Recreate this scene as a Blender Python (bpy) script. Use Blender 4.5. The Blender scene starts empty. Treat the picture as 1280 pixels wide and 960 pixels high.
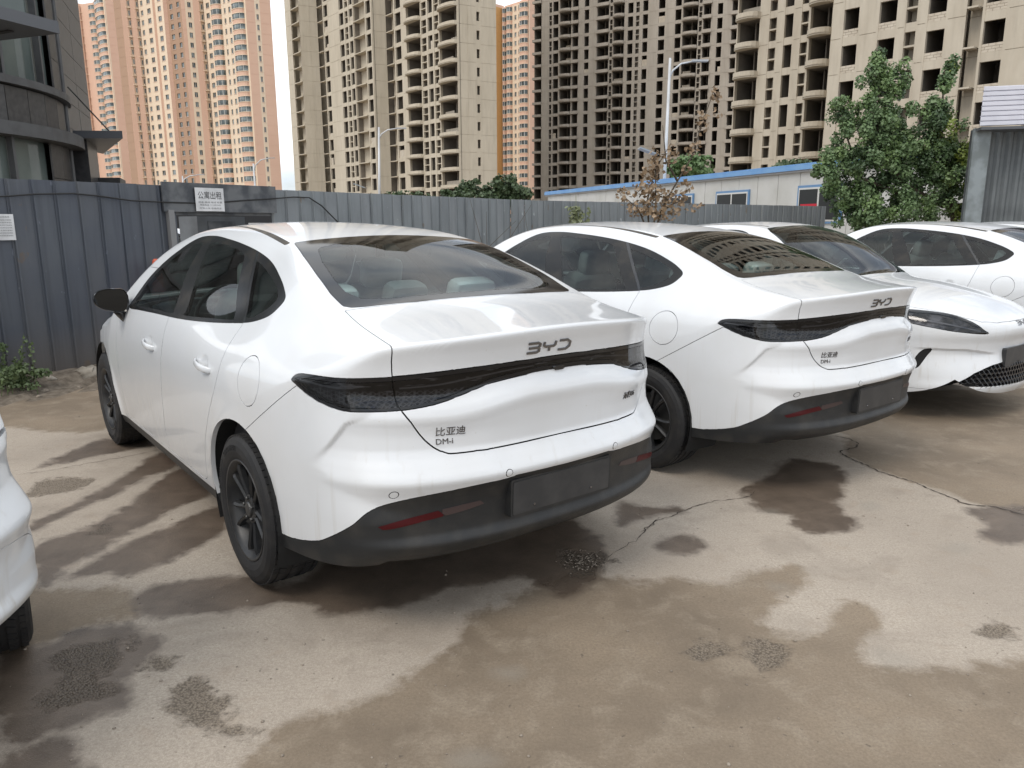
import bpy, math, random
import numpy as np
from mathutils import Matrix, Vector
random.seed(7); RS=np.random.RandomState(11)
C=bpy.context.scene.collection
SC=bpy.context.scene
# ---------------------------------------------------------------- camera
PITCH=math.radians(11.869); CAMH=1.546; ROLL=.0035
cd=bpy.data.cameras.new('camera'); cam=bpy.data.objects.new('camera',cd); C.objects.link(cam)
_f=Vector((0,math.cos(PITCH),-math.sin(PITCH))); _u=Vector((0,math.sin(PITCH),math.cos(PITCH))); _r=Vector((1,0,0))
_r2=_r*math.cos(ROLL)-_u*math.sin(ROLL); _u2=_r*math.sin(ROLL)+_u*math.cos(ROLL)
cam.matrix_world=Matrix.Translation((0,0,CAMH)) @ Matrix((_r2,_u2,-_f)).transposed().to_4x4()
cd.sensor_width=36; cd.sensor_fit='HORIZONTAL'; cd.lens=36*947.26/1280
cd.clip_start=.05; cd.clip_end=3000
SC.camera=cam
# ---------------------------------------------------------------- sky and sun
SUN_EL=math.radians(52); SUN_AZ=math.radians(222)     # direction the light comes from, clockwise from +Y
w=bpy.data.worlds.new('World'); SC.world=w; w.use_nodes=True
nt=w.node_tree; N=nt.nodes; L=nt.links; bg=N['Background']
sky=N.new('ShaderNodeTexSky'); sky.sky_type='NISHITA'; sky.sun_disc=False
sky.sun_elevation=SUN_EL; sky.sun_rotation=SUN_AZ; sky.air_density=1.; sky.dust_density=1.5; sky.ozone_density=1.
tc=N.new('ShaderNodeTexCoord'); mp=N.new('ShaderNodeMapping'); mp.inputs['Scale'].default_value=(1,1,2.6)
L.new(tc.outputs['Generated'],mp.inputs[0])
nz=N.new('ShaderNodeTexNoise'); nz.inputs['Scale'].default_value=2.1; nz.inputs['Detail'].default_value=7; nz.inputs['Roughness'].default_value=.55
L.new(mp.outputs[0],nz.inputs[0])
cr=N.new('ShaderNodeValToRGB'); cr.color_ramp.elements[0].position=.28; cr.color_ramp.elements[1].position=.50
L.new(nz.outputs['Fac'],cr.inputs[0])
nz2=N.new('ShaderNodeTexNoise'); nz2.inputs['Scale'].default_value=4.; nz2.inputs['Detail'].default_value=6
L.new(mp.outputs[0],nz2.inputs[0])
cc=N.new('ShaderNodeValToRGB'); cc.color_ramp.elements[0].color=(7.6,8.5,9.7,1); cc.color_ramp.elements[1].color=(13.2,13.3,13.3,1)
cc.color_ramp.elements[0].position=.35; cc.color_ramp.elements[1].position=.65
L.new(nz2.outputs['Fac'],cc.inputs[0])
mx=N.new('ShaderNodeMix'); mx.data_type='RGBA'; L.new(cr.outputs[0],mx.inputs[0]); L.new(sky.outputs[0],mx.inputs[6]); L.new(cc.outputs[0],mx.inputs[7])
L.new(mx.outputs[2],bg.inputs[0]); bg.inputs[1].default_value=.10
sd=bpy.data.lights.new('sun','SUN'); sd.energy=1.05; sd.angle=math.radians(22); sd.color=(1,.92,.82)
so=bpy.data.objects.new('sun',sd); C.objects.link(so)
_d=Vector((math.sin(SUN_AZ)*math.cos(SUN_EL),math.cos(SUN_AZ)*math.cos(SUN_EL),math.sin(SUN_EL)))
so.rotation_euler=_d.to_track_quat('Z','Y').to_euler()
SC.view_settings.view_transform='Standard'; SC.view_settings.look='None'; SC.view_settings.exposure=0.34; SC.view_settings.gamma=1
SC.render.engine='CYCLES'
SC.cycles.max_bounces=8; SC.cycles.transparent_max_bounces=12; SC.cycles.diffuse_bounces=4; SC.cycles.glossy_bounces=4

# ---------------------------------------------------------------- helpers
def tag(o,label=None,cat=None,group=None,kind=None):
    if label: o['label']=label
    if cat: o['category']=cat
    if group: o['group']=group
    if kind: o['kind']=kind
    return o
def empty(name,loc=(0,0,0),rz=0,parent=None):
    o=bpy.data.objects.new(name,None); C.objects.link(o); o.location=loc; o.rotation_euler=(0,0,rz); o.empty_display_size=.2
    if parent: o.parent=parent
    return o
def mk(name,V,F,mat,parent=None,smooth=False,normals=None,mi=None):
    """mesh object from arrays; F list of tuples or (n,k) array; mat one or list"""
    me=bpy.data.meshes.new(name)
    V=np.asarray(V,dtype=np.float32).reshape(-1,3)
    if isinstance(F,np.ndarray):
        n,k=F.shape
        me.vertices.add(len(V)); me.vertices.foreach_set('co',V.ravel())
        me.loops.add(n*k); me.loops.foreach_set('vertex_index',F.astype(np.int32).ravel())
        me.polygons.add(n); me.polygons.foreach_set('loop_start',np.arange(0,n*k,k,dtype=np.int32))
        me.polygons.foreach_set('loop_total',np.full(n,k,dtype=np.int32))
        me.update(calc_edges=True)
    else:
        me.from_pydata(V.tolist(),[],[tuple(int(a) for a in f) for f in F]); me.update()
    for m in (mat if isinstance(mat,(list,tuple)) else [mat]): me.materials.append(m)
    if mi is not None: me.polygons.foreach_set('material_index',np.asarray(mi,dtype=np.int32))
    me.polygons.foreach_set('use_smooth',np.full(len(me.polygons),bool(smooth or normals is not None)))
    if normals is not None: me.normals_split_custom_set_from_vertices(np.asarray(normals,dtype=np.float32).tolist())
    o=bpy.data.objects.new(name,me); C.objects.link(o)
    if parent: o.parent=parent
    return o
class MB:
    """collects simple solids into one mesh"""
    def __init__(s): s.V=[];s.F=[];s.M=[]
    def add(s,V,F,m=0):
        b=len(s.V); s.V+= [tuple(v) for v in V]; s.F+=[tuple(b+i for i in f) for f in F]; s.M+=[m]*len(F); return s
    def box(s,c,d,rz=0,m=0,M=None):
        x,y,z=[a/2 for a in d]; V=[(sx*x,sy*y,sz*z) for sx in(-1,1) for sy in(-1,1) for sz in(-1,1)]
        co,si=math.cos(rz),math.sin(rz)
        if M is not None: V=[tuple(M@Vector(v)) for v in V]
        else: V=[(v[0]*co-v[1]*si+c[0],v[0]*si+v[1]*co+c[1],v[2]+c[2]) for v in V]
        return s.add(V,[(0,1,3,2),(4,6,7,5),(0,4,5,1),(2,3,7,6),(0,2,6,4),(1,5,7,3)],m)
    def tube(s,pts,r,n=8,m=0,cap=True,closed=False):
        pts=[Vector(p) for p in pts]; k=len(pts); rr=r if isinstance(r,(list,tuple)) else [r]*k
        V=[];F=[]; up=Vector((0,0,1)); prev=None
        for i,p in enumerate(pts):
            a=pts[(i-1)%k] if (i>0 or closed) else p; b=pts[(i+1)%k] if (i<k-1 or closed) else p
            t=(b-a).normalized()
            if prev is None:
                u=t.cross(up); 
                if u.length<1e-3: u=t.cross(Vector((1,0,0)))
                u.normalize()
            else:
                u=prev-t*prev.dot(t); u.normalize()
            prev=u; v=t.cross(u)
            for j in range(n):
                an=2*math.pi*j/n; V.append(tuple(p+(u*math.cos(an)+v*math.sin(an))*rr[i]))
        for i in range(k if closed else k-1):
            for j in range(n):
                i2=(i+1)%k; F.append((i*n+j,i*n+(j+1)%n,i2*n+(j+1)%n,i2*n+j))
        if cap and not closed: F.append(tuple(range(n-1,-1,-1))); F.append(tuple(range((k-1)*n,k*n)))
        return s.add(V,F,m)
    def prism(s,poly,f,m=0,h0=0,h1=1):
        """poly list of 2D pts (ccw); f(u,v,h)->xyz"""
        n=len(poly); V=[f(a,b,h0) for a,b in poly]+[f(a,b,h1) for a,b in poly]
        F=[tuple(range(n-1,-1,-1)),tuple(range(n,2*n))]+[(i,(i+1)%n,n+(i+1)%n,n+i) for i in range(n)]
        return s.add(V,F,m)
    def lathe(s,prof,n,f=lambda r,a,h:(r*math.cos(a),r*math.sin(a),h),m=0):
        k=len(prof); V=[f(r,2*math.pi*j/n,h) for r,h in prof for j in range(n)]
        F=[(i*n+j,i*n+(j+1)%n,(i+1)*n+(j+1)%n,(i+1)*n+j) for i in range(k-1) for j in range(n)]
        return s.add(V,F,m)
    def build(s,name,mat,parent=None,smooth=False):
        return mk(name,s.V,s.F,mat,parent,smooth,mi=s.M if isinstance(mat,(list,tuple)) else None)
# ---------------------------------------------------------------- materials
def mat(name,col,rough=.5,metal=0,coat=0,spec=.5,noise=None,bump=None,alpha=None,emit=None):
    m=bpy.data.materials.new(name); m.use_nodes=True; t=m.node_tree; b=t.nodes['Principled BSDF']
    b.inputs['Base Color'].default_value=(*col,1); b.inputs['Roughness'].default_value=rough; b.inputs['Metallic'].default_value=metal
    b.inputs['Coat Weight'].default_value=coat; b.inputs['Coat Roughness'].default_value=.03; b.inputs['Specular IOR Level'].default_value=spec
    if noise:      # (scale, amount, second colour, detail)
        sc,lo,hi,c2=noise
        co=t.nodes.new('ShaderNodeTexCoord'); n=t.nodes.new('ShaderNodeTexNoise'); n.inputs['Scale'].default_value=sc; n.inputs['Detail'].default_value=6
        t.links.new(co.outputs['Object'],n.inputs[0]); r=t.nodes.new('ShaderNodeMapRange'); r.inputs[1].default_value=lo; r.inputs[2].default_value=hi
        t.links.new(n.outputs['Fac'],r.inputs[0]); x=t.nodes.new('ShaderNodeMix'); x.data_type='RGBA'
        x.inputs[6].default_value=(*col,1); x.inputs[7].default_value=(*c2,1); t.links.new(r.outputs[0],x.inputs[0]); t.links.new(x.outputs[2],b.inputs['Base Color'])
    if bump:
        sc,st=bump; co=t.nodes.new('ShaderNodeTexCoord'); n=t.nodes.new('ShaderNodeTexNoise'); n.inputs['Scale'].default_value=sc; n.inputs['Detail'].default_value=5
        t.links.new(co.outputs['Object'],n.inputs[0]); bp=t.nodes.new('ShaderNodeBump'); bp.inputs['Strength'].default_value=st; bp.inputs['Distance'].default_value=.01
        t.links.new(n.outputs['Fac'],bp.inputs['Height']); t.links.new(bp.outputs[0],b.inputs['Normal'])
    return m
def glassmat(name,tint,refl=1.0,rough=.0,dust=0.0):
    m=bpy.data.materials.new(name); m.use_nodes=True; t=m.node_tree; t.nodes.remove(t.nodes['Principled BSDF']); out=t.nodes['Material Output']
    tr=t.nodes.new('ShaderNodeBsdfTransparent'); tr.inputs[0].default_value=(*tint,1)
    gl=t.nodes.new('ShaderNodeBsdfGlossy'); gl.inputs['Roughness'].default_value=rough
    fr=t.nodes.new('ShaderNodeFresnel'); fr.inputs[0].default_value=1.52
    mu=t.nodes.new('ShaderNodeMath'); mu.operation='MULTIPLY'; mu.inputs[1].default_value=refl; mu.use_clamp=True; t.links.new(fr.outputs[0],mu.inputs[0])
    mxx=t.nodes.new('ShaderNodeMixShader'); t.links.new(mu.outputs[0],mxx.inputs[0]); t.links.new(tr.outputs[0],mxx.inputs[1]); t.links.new(gl.outputs[0],mxx.inputs[2])
    last=mxx
    if dust:
        df=t.nodes.new('ShaderNodeBsdfDiffuse'); df.inputs[0].default_value=(.5,.48,.44,1)
        m2=t.nodes.new('ShaderNodeMixShader'); co=t.nodes.new('ShaderNodeTexCoord'); n=t.nodes.new('ShaderNodeTexNoise'); n.inputs['Scale'].default_value=5; n.inputs['Detail'].default_value=8
        t.links.new(co.outputs['Object'],n.inputs[0]); r=t.nodes.new('ShaderNodeMapRange'); r.inputs[1].default_value=.35; r.inputs[2].default_value=.75; r.inputs[4].default_value=dust
        t.links.new(n.outputs['Fac'],r.inputs[0]); t.links.new(r.outputs[0],m2.inputs[0]); t.links.new(mxx.outputs[0],m2.inputs[1]); t.links.new(df.outputs[0],m2.inputs[2]); last=m2
    t.links.new(last.outputs[0],out.inputs[0])
    return m

def pchip(xs,ys):
    xs=np.asarray(xs,float);ys=np.asarray(ys,float)
    h=np.diff(xs);d=np.diff(ys,axis=0)/(h if ys.ndim==1 else h[:,None])
    m=np.zeros_like(ys);m[0]=d[0];m[-1]=d[-1]
    a,b=d[:-1],d[1:]
    w1=(2*h[1:]+h[:-1]);w2=(h[1:]+2*h[:-1])
    if ys.ndim>1: w1=w1[:,None];w2=w2[:,None]
    with np.errstate(divide='ignore',invalid='ignore'):
        mm=(w1+w2)/(w1/a+w2/b)
    m[1:-1]=np.where(a*b>0,mm,0)
    def f(x):
        x=np.clip(x,xs[0],xs[-1]);i=np.clip(np.searchsorted(xs,x,side='right')-1,0,len(xs)-2)
        hh=h[i];t=(x-xs[i])/hh
        if ys.ndim>1:
            hh=hh[:,None];t=t[:,None]
        t2=t*t;t3=t2*t
        return (2*t3-3*t2+1)*ys[i]+(t3-2*t2+t)*hh*m[i]+(-2*t3+3*t2)*ys[i+1]+(t3-t2)*hh*m[i+1]
    return f
def grid2(xs,zs,tab):
    """tensor interpolation: smooth in z per station, smooth in x"""
    fz=pchip(zs,np.array(tab).T)          # z -> stations
    X=np.asarray(xs,float);h=np.diff(X)
    def f(x,z):
        A=fz(z)                            # N x nst
        x=np.clip(x,X[0],X[-1]);i=np.clip(np.searchsorted(X,x,side='right')-1,0,len(X)-2)
        n=np.arange(len(x))
        p1=A[n,i];p2=A[n,i+1];p0=A[n,np.maximum(i-1,0)];p3=A[n,np.minimum(i+2,len(X)-1)]
        h1=h[i];h0=X[i]-X[np.maximum(i-1,0)];h2=X[np.minimum(i+2,len(X)-1)]-X[i+1]
        d1=(p2-p1)/h1
        d0=np.where(h0>0,(p1-p0)/np.where(h0>0,h0,1),d1);d2=np.where(h2>0,(p3-p2)/np.where(h2>0,h2,1),d1)
        m1=(d0*h1+d1*h0)/(h0+h1);m2=(d1*h2+d2*h1)/(h1+h2)
        t=(x-X[i])/h1;t2=t*t;t3=t2*t
        return (2*t3-3*t2+1)*p1+(t3-2*t2+t)*h1*m1+(-2*t3+3*t2)*p2+(t3-t2)*h1*m2
    return f
def smax(a,b,k):
    h=np.maximum(k-np.abs(a-b),0)/k
    return np.maximum(a,b)+h*h*k*.25
def sstep(a,b,x):
    t=np.clip((x-a)/(b-a),0,1);return t*t*(3-2*t)
def smooth1(f,a,b,sig,step=.001):
    g=np.arange(a,b+step,step); v=f(g); k=int(3*sig/step); w=np.exp(-.5*(np.arange(-k,k+1)*step/sig)**2); w/=w.sum()
    vp=np.r_[2*v[0]-v[1:k+1][::-1],v,2*v[-1]-v[-k-1:-1][::-1]]; vs=np.convolve(vp,w,'valid'); return lambda x:np.interp(x,g,vs)
ZK=[.10,.20,.30,.45,.60,.75,.85,.93,1.0,1.07,1.15,1.25,1.35,1.45,1.56]
WX=[-1.1,-.9,-.5,-.08,.26,.7,1.3,2.0,2.45,2.8,3.2,3.5,3.75]
WT=[
[.80,.84,.86,.87,.875,.875,.87,.86,.83,.76,.66,.54,.44,.36,.28],
[.80,.84,.865,.875,.88,.88,.875,.865,.835,.765,.67,.56,.46,.38,.30],
[.80,.85,.873,.884,.890,.890,.884,.873,.852,.792,.722,.648,.56,.47,.38],
[.80,.855,.878,.893,.903,.905,.900,.888,.866,.826,.768,.700,.628,.545,.45],
[.80,.86,.885,.903,.913,.918,.914,.903,.880,.834,.768,.703,.630,.548,.45],
[.80,.86,.888,.908,.920,.925,.922,.912,.893,.862,.806,.743,.668,.584,.48],
[.80,.86,.888,.908,.920,.926,.924,.915,.899,.873,.824,.764,.694,.607,.50],
[.80,.86,.888,.908,.920,.926,.924,.915,.900,.876,.830,.770,.70,.61,.51],
[.80,.86,.888,.908,.920,.925,.922,.912,.894,.866,.82,.76,.69,.60,.50],
[.80,.86,.885,.905,.915,.918,.912,.895,.865,.82,.76,.69,.62,.54,.46],
[.80,.85,.875,.892,.898,.892,.872,.838,.79,.73,.67,.60,.53,.46,.40],
[.78,.83,.855,.868,.868,.85,.81,.76,.70,.64,.58,.52,.46,.40,.34],
[.72,.78,.80,.81,.80,.77,.73,.68,.62,.56,.5,.45,.4,.35,.3]]
W0_=grid2(WX,ZK,WT)
_gx=np.arange(-1.2,3.9,.006); _gz=np.arange(.06,1.66,.006)
def _mk():
    a,b=np.meshgrid(_gx,_gz,indexing='ij'); v=W0_(a.ravel(),b.ravel()).reshape(a.shape)
    for ax,sig in ((0,.06),(1,.022)):
        k=int(3*sig/.006); w=np.exp(-.5*(np.arange(-k,k+1)*.006/sig)**2); w/=w.sum()
        v=np.moveaxis(v,ax,0); vp=np.concatenate([2*v[:1]-v[1:k+1][::-1],v,2*v[-1:]-v[-k-1:-1][::-1]]); v=sum(w[i]*vp[i:i+v.shape[0]] for i in range(2*k+1)); v=np.moveaxis(v,0,ax)
    return v
_gw=_mk()
def W_(x,z):
    i=np.clip((x+1.2)/.006,0,len(_gx)-1.001);j=np.clip((z-.06)/.006,0,len(_gz)-1.001);a=i.astype(int);b=j.astype(int);u=i-a;v=j-b
    return (_gw[a,b]*(1-u)+_gw[a+1,b]*u)*(1-v)+(_gw[a,b+1]*(1-u)+_gw[a+1,b+1]*u)*v
TX=[-1.12,-1.05,-.9,-.76,-.62,-.46,-.2,.2,.55,.9,1.2,1.5,1.75,2.0,2.3,2.5,2.62,2.9,3.2,3.45,3.62,3.74,3.8]
TZ=[1.176,1.180,1.188,1.200,1.217,1.256,1.358,1.486,1.540,1.562,1.568,1.556,1.512,1.408,1.225,1.105,1.078,1.048,.992,.918,.838,.752,.70]
T_=smooth1(pchip(TX,TZ),-1.3,3.95,.035)
TKX=[-1.1,-.5,-.2,.2,.9,1.6,2.0,2.5,3.0,3.8]
TK=[.050,.030,.034,.042,.050,.055,.06,.05,.06,.07]   # drop at y=.65
K_=smooth1(pchip(TKX,TK),-1.3,3.95,.08)
PY=[0,.15,.3,.45,.58,.68,.75,.81,.85,.875,.893,.91,.95]
PX=[0,.004,.020,.060,.118,.183,.258,.372,.500,.630,.79,1.05,1.6]
PXL=[0,.003,.014,.042,.084,.138,.198,.296,.430,.575,.76,1.05,1.6]
Pl=smooth1(pchip(PY,PX),-.0,.96,.014); PlL=smooth1(pchip(PY,PXL),-.0,.96,.014)       # plan curve, inward from rear extreme
RZ=[.10,.24,.33,.38,.41,.45,.54,.60,.625,.655,.70,.74,.765,.80,.88,.925,.95,1.0,1.04,1.10,1.15,1.18,1.3]
RD=[.40,.24,.120,.052,.038,.052,.046,.028,.014,.000,.020,.041,.048,.047,.038,.029,.035,.060,.057,.042,.021,.010,-.02]
Rp=smooth1(pchip(RZ,RD),.06,1.4,.0035)
RC=smooth1(pchip([.10,.25,.33,.42,.62,.70,.85,.93,1.0,1.05,1.15,1.3],[.25,.07,.035,.02,.012,.010,.012,.015,.02,.025,.03,.08]),.06,1.4,.02)
FY=[0,.2,.4,.55,.68,.77,.83,.87,.90,.95]
FX=[0,.012,.055,.12,.22,.34,.48,.66,.95,1.5]
Fl=smooth1(pchip(FY,FX),0,.96,.02)
FZ=[.10,.20,.28,.34,.42,.55,.62,.70,.76,.82,.90,1.1]
FD=[.22,.045,.004,.018,.03,.055,.045,.02,.03,.08,.20,.6]
Fp=smooth1(pchip(FZ,FD),.06,1.2,.010)
def xrear(y,z):
    # diagonal edge: recess fades outside of line (y .78,z .88)-(y .848,z .69)-(y .835,z .62)
    ye=np.interp(z,[.30,.58,.62,.665,.69,.87,.90,.96,1.02],[.93,.86,.838,.838,.848,.772,.775,.80,.82])
    wd=np.interp(z,[.50,.63,.86,.93,1.05],[.34,.014,.014,.12,.16])
    w=sstep(ye+.012,ye-wd,y)
    zz=z+.045*sstep(.12,.5,y)*sstep(.80,.87,z)*(1-sstep(.93,1.03,z))
    b=sstep(.50,.98,z)
    return -1.085+PlL(y)*(1-b)+Pl(y)*b+RC(z)+(Rp(zz)-RC(z))*w
def Wf(x,z):
    w=W_(x,z)
    for cx in (0.,2.79):
        r=np.hypot(x-cx,z-.335)
        w=w+.014*np.exp(-((r-.375)/.05)**2)*sstep(.15,.3,z)
    # haunch crease & lower door sculpt
    for hx,hz in ((.40,.922),(1.345,.907)): w=w-.013*np.exp(-(((x-hx)/.045)**2+((z-hz)/.034)**2)**2)
    return w
def Tf(x,y):
    k=K_(x); t=T_(x)-k*(y/.65)**2-.25*k*(y/.65)**6
    return t
def Ff(P):
    x,y,z=P[:,0],np.abs(P[:,1]),P[:,2]
    side=y-Wf(x,z); top=z-Tf(x,y)
    rear=xrear(y,z)-x; zc=np.interp(y,[.30,.38,.60,.77],[.540,.546,.583,.584]); front=x-(3.74-Fl(y)-Fp(z)-.022*sstep(zc+.004,zc-.012,z)*sstep(.30,.50,y)*sstep(.36,.54,z)*sstep(3.2,3.35,x))
    kst=np.interp(x,[-1,-.4,.3,1.5,2.4,3],[.04,.03,.04,.045,.05,.10])
    a=smax(side,top,kst)
    krt=np.interp(y,[0,.6,.7,.85],[.014,.014,.03,.06])
    krt=np.where(side>-.08,.045,krt)
    krt=np.interp(y,[0,.55,.68,.8],[.022,.022,.035,.05])
    a=smax(a,rear,krt)
    a=smax(a,front,.05)
    return a
def grad(P,e=2.5e-3):
    g=np.zeros_like(P)
    for i in range(3):
        d=np.zeros(3);d[i]=e
        g[:,i]=Ff(P+d)-Ff(P-d)
    return g/np.maximum(np.linalg.norm(g,axis=1),1e-9)[:,None]
# ================================================================ car skin: dense surface, cut along panel curves
def spline(P,n=8,closed=True):
    P=np.array(P,float);k=len(P);out=[]
    for i in range(k if closed else k-1):
        p0,p1,p2,p3=(P[(i-1)%k],P[i],P[(i+1)%k],P[(i+2)%k]) if closed else (P[max(i-1,0)],P[i],P[i+1],P[min(i+2,k-1)])
        for j in range(n):
            t=j/n; out.append(.5*((2*p1)+(-p0+p2)*t+(2*p0-5*p1+4*p2-p3)*t*t+(-p0+3*p1-3*p2+p3)*t**3))
    if not closed: out.append(P[-1])
    return np.array(out)
def sdf(poly,X,Y):
    """signed distance to a closed polygon, negative inside"""
    P=np.asarray(poly,float); d=np.full(len(X),1e9); ins=np.zeros(len(X),bool)
    x0,y0=P.min(0)-.06; x1,y1=P.max(0)+.06
    near=(X>x0)&(X<x1)&(Y>y0)&(Y<y1); x=X[near];y=Y[near]; dd=np.full(len(x),1e9); ii=np.zeros(len(x),bool)
    for a,b in zip(P,np.roll(P,-1,0)):
        e=b-a; l=e@e
        if l<1e-14: continue
        t=np.clip(((x-a[0])*e[0]+(y-a[1])*e[1])/l,0,1)
        dd=np.minimum(dd,(x-a[0]-t*e[0])**2+(y-a[1]-t*e[1])**2)
        c=(a[1]>y)!=(b[1]>y)
        if abs(e[1])>1e-12: ii^= c&(x<e[0]*(y-a[1])/e[1]+a[0])
    dd=np.sqrt(dd); d[:]=.06; d[near]=np.where(ii,-dd,dd)
    return d
def cut(V,T,LB,f,snap=.16,lock=None):
    """split triangles along f=0; returns V,T,LB(+new label), lock"""
    E=np.vstack([T[:,[0,1]],T[:,[1,2]],T[:,[2,0]]]); E=np.unique(np.sort(E,1),axis=0)
    c=E[(f[E[:,0]]*f[E[:,1]])<0]; V=V.copy(); f=f.copy()
    if len(c):
        t=f[c[:,0]]/(f[c[:,0]]-f[c[:,1]])
        for side,msk in ((0,t<snap),(1,t>1-snap)):
            v=c[msk,side]; o=c[msk,1-side]; tt=np.where(side==0,t[msk],1-t[msk])
            ok=~lock[v]; v=v[ok];o=o[ok];tt=tt[ok]
            v,i=np.unique(v,return_index=True); P0=V[v]; V[v]=P0+(V[o[i]]-P0)*tt[i][:,None]; f[v]=0
        f[np.abs(f)<1e-7]=0
    lock=lock|(f==0)
    s=np.sign(f).astype(int); st=s[T]; mixed=(st.max(1)>0)&(st.min(1)<0)
    keep=T[~mixed]; kl=LB[~mixed]; ks=np.sign(st[~mixed].sum(1))
    M=T[mixed]; ML=LB[mixed]; S=st[mixed]
    if len(M)==0: return V,keep,np.column_stack([kl,ks]),lock
    E=np.vstack([M[:,[0,1]],M[:,[1,2]],M[:,[2,0]]]); E=np.unique(np.sort(E,1),axis=0); E=E[(s[E[:,0]]*s[E[:,1]])<0]
    t=f[E[:,0]]/(f[E[:,0]]-f[E[:,1]]); NV=V[E[:,0]]+(V[E[:,1]]-V[E[:,0]])*t[:,None]
    base=len(V); V=np.vstack([V,NV]); lock=np.r_[lock,np.ones(len(NV),bool)]
    key=E[:,0].astype(np.int64)*(base+1)+E[:,1]
    def mid(a,b):
        lo=np.minimum(a,b).astype(np.int64);hi=np.maximum(a,b); return base+np.searchsorted(key,lo*(base+1)+hi)
    out=[keep];ol=[kl];os_=[ks]
    nz=(S==0).sum(1)
    # one vertex on the curve
    m=nz==1
    if m.any():
        A=M[m];SS=S[m];z=np.argmax(SS==0,1);n=np.arange(len(A)); a=A[n,z];b=A[n,(z+1)%3];c2=A[n,(z+2)%3]; q=mid(b,c2); sb=SS[n,(z+1)%3]
        out+= [np.column_stack([a,b,q]),np.column_stack([a,q,c2])]; ol+=[ML[m]]*2; os_+=[sb,-sb]
    m=nz==0
    if m.any():
        A=M[m];SS=S[m];odd=np.sign(SS.sum(1))*-1; z=np.argmax(SS==odd[:,None],1);n=np.arange(len(A))
        a=A[n,z];b=A[n,(z+1)%3];c2=A[n,(z+2)%3]; p=mid(a,b);q=mid(a,c2)
        out+=[np.column_stack([a,p,q]),np.column_stack([p,b,c2]),np.column_stack([p,c2,q])]; ol+=[ML[m]]*3; os_+=[odd,-odd,-odd]
    T2=np.vstack(out); return V,T2,np.column_stack([np.vstack(ol),np.concatenate(os_)]),lock
def skin():
    xs=np.r_[np.arange(-1.15,-.78,.0075),np.arange(-.78,.5,.0125),np.arange(.5,2.2,.022),np.arange(2.2,3.82,.017)]
    ys=np.linspace(0,.96,70); zs=np.r_[np.arange(.12,1.06,.0135),np.arange(1.06,1.32,.009),np.arange(1.32,1.64,.016)]
    P=[];Q=[]
    def patch(A,B,fn,flip):
        a,b=np.meshgrid(A,B,indexing='ij'); p=fn(a.ravel(),b.ravel()); o=sum(len(q) for q in P); P.append(p)
        na,nb=len(A),len(B); i,j=np.meshgrid(np.arange(na-1),np.arange(nb-1),indexing='ij'); k=(o+i*nb+j).ravel()
        q=np.column_stack([k,k+nb,k+nb+1,k+1]); Q.append(q[:,::-1] if flip else q)
    x0,x1,y1,z1=xs[0],xs[-1],ys[-1],zs[-1]
    patch(xs,zs,lambda a,b:np.column_stack([a,0*a+y1,b]),True)
    patch(xs,ys,lambda a,b:np.column_stack([a,b,0*a+z1]),False)
    patch(ys,zs,lambda a,b:np.column_stack([0*a+x0,a,b]),True)
    patch(ys,zs,lambda a,b:np.column_stack([0*a+x1,a,b]),False)
    P=np.vstack(P);Q=np.vstack(Q)
    _,idx,inv=np.unique(np.round(P,6),axis=0,return_index=True,return_inverse=True); P=P[idx];Q=inv.ravel()[Q]
    O=np.column_stack([1.3+.80*(P[:,0]-1.3),.5*P[:,1],.60+.22*(P[:,2]-.60)])
    D=P-O; lo=np.zeros(len(P));hi=np.full(len(P),1.15)
    for _ in range(26):
        m=(lo+hi)/2; ins=Ff(O+D*m[:,None])<0; lo=np.where(ins,m,lo);hi=np.where(ins,hi,m)
    V=O+D*((lo+hi)/2)[:,None]; V[P[:,1]==0,1]=0
    T=np.vstack([Q[:,[0,1,2]],Q[:,[0,2,3]]])
    return V,T
def solve_axis(A,ax,start,end):
    """A: points with coordinate ax free; march from outside start to inside end"""
    P=A.copy();lo=np.full(len(P),start,float);hi=np.full(len(P),end,float)
    for _ in range(30):
        m=(lo+hi)/2;P[:,ax]=m;o=Ff(P)>0;lo=np.where(o,m,lo);hi=np.where(o,hi,m)
    P[:,ax]=(lo+hi)/2;return P
def rear_pt(y,z,off=0):
    P=solve_axis(np.column_stack([np.zeros(len(y)),y,z]),0,-1.35,-.3); return P+grad(P)*off
def side_pt(x,z,off=0):
    P=solve_axis(np.column_stack([x,np.zeros(len(x)),z]),1,1.2,.3); return P+grad(P)*off
# outlines ---------------------------------------------------------
DLO=spline([(1.93,1.06),(1.90,1.12),(1.80,1.25),(1.62,1.385),(1.43,1.475),(1.20,1.492),(.947,1.478),(.705,1.456),(.474,1.424),(.254,1.379),(.045,1.318),(-.06,1.275),(-.100,1.248),(-.095,1.220),(-.045,1.176),(.06,1.145),(.20,1.125),(.50,1.102),(.93,1.083),(1.35,1.074),(1.70,1.064)],6)
GF=spline([(1.84,1.085),(1.83,1.13),(1.76,1.23),(1.60,1.345),(1.43,1.43),(1.285,1.455),(1.25,1.43),(1.16,1.27),(1.06,1.115),(1.07,1.096),(1.40,1.092),(1.7,1.085)],5)
GR=spline([(.89,1.105),(.88,1.13),(1.01,1.30),(1.16,1.452),(1.20,1.462),(.947,1.452),(.705,1.428),(.60,1.405),(.55,1.37),(.42,1.24),(.31,1.14),(.32,1.128),(.55,1.116),(.80,1.105)],5)
GQ=spline([(.44,1.375),(.40,1.378),(.22,1.335),(.05,1.288),(-.02,1.255),(-.025,1.232),(.02,1.195),(.10,1.162),(.16,1.150),(.20,1.160),(.32,1.27)],5)
DIV=np.array([(.545,1.47),(.515,1.47),(.115,1.08),(.140,1.08)])
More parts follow.
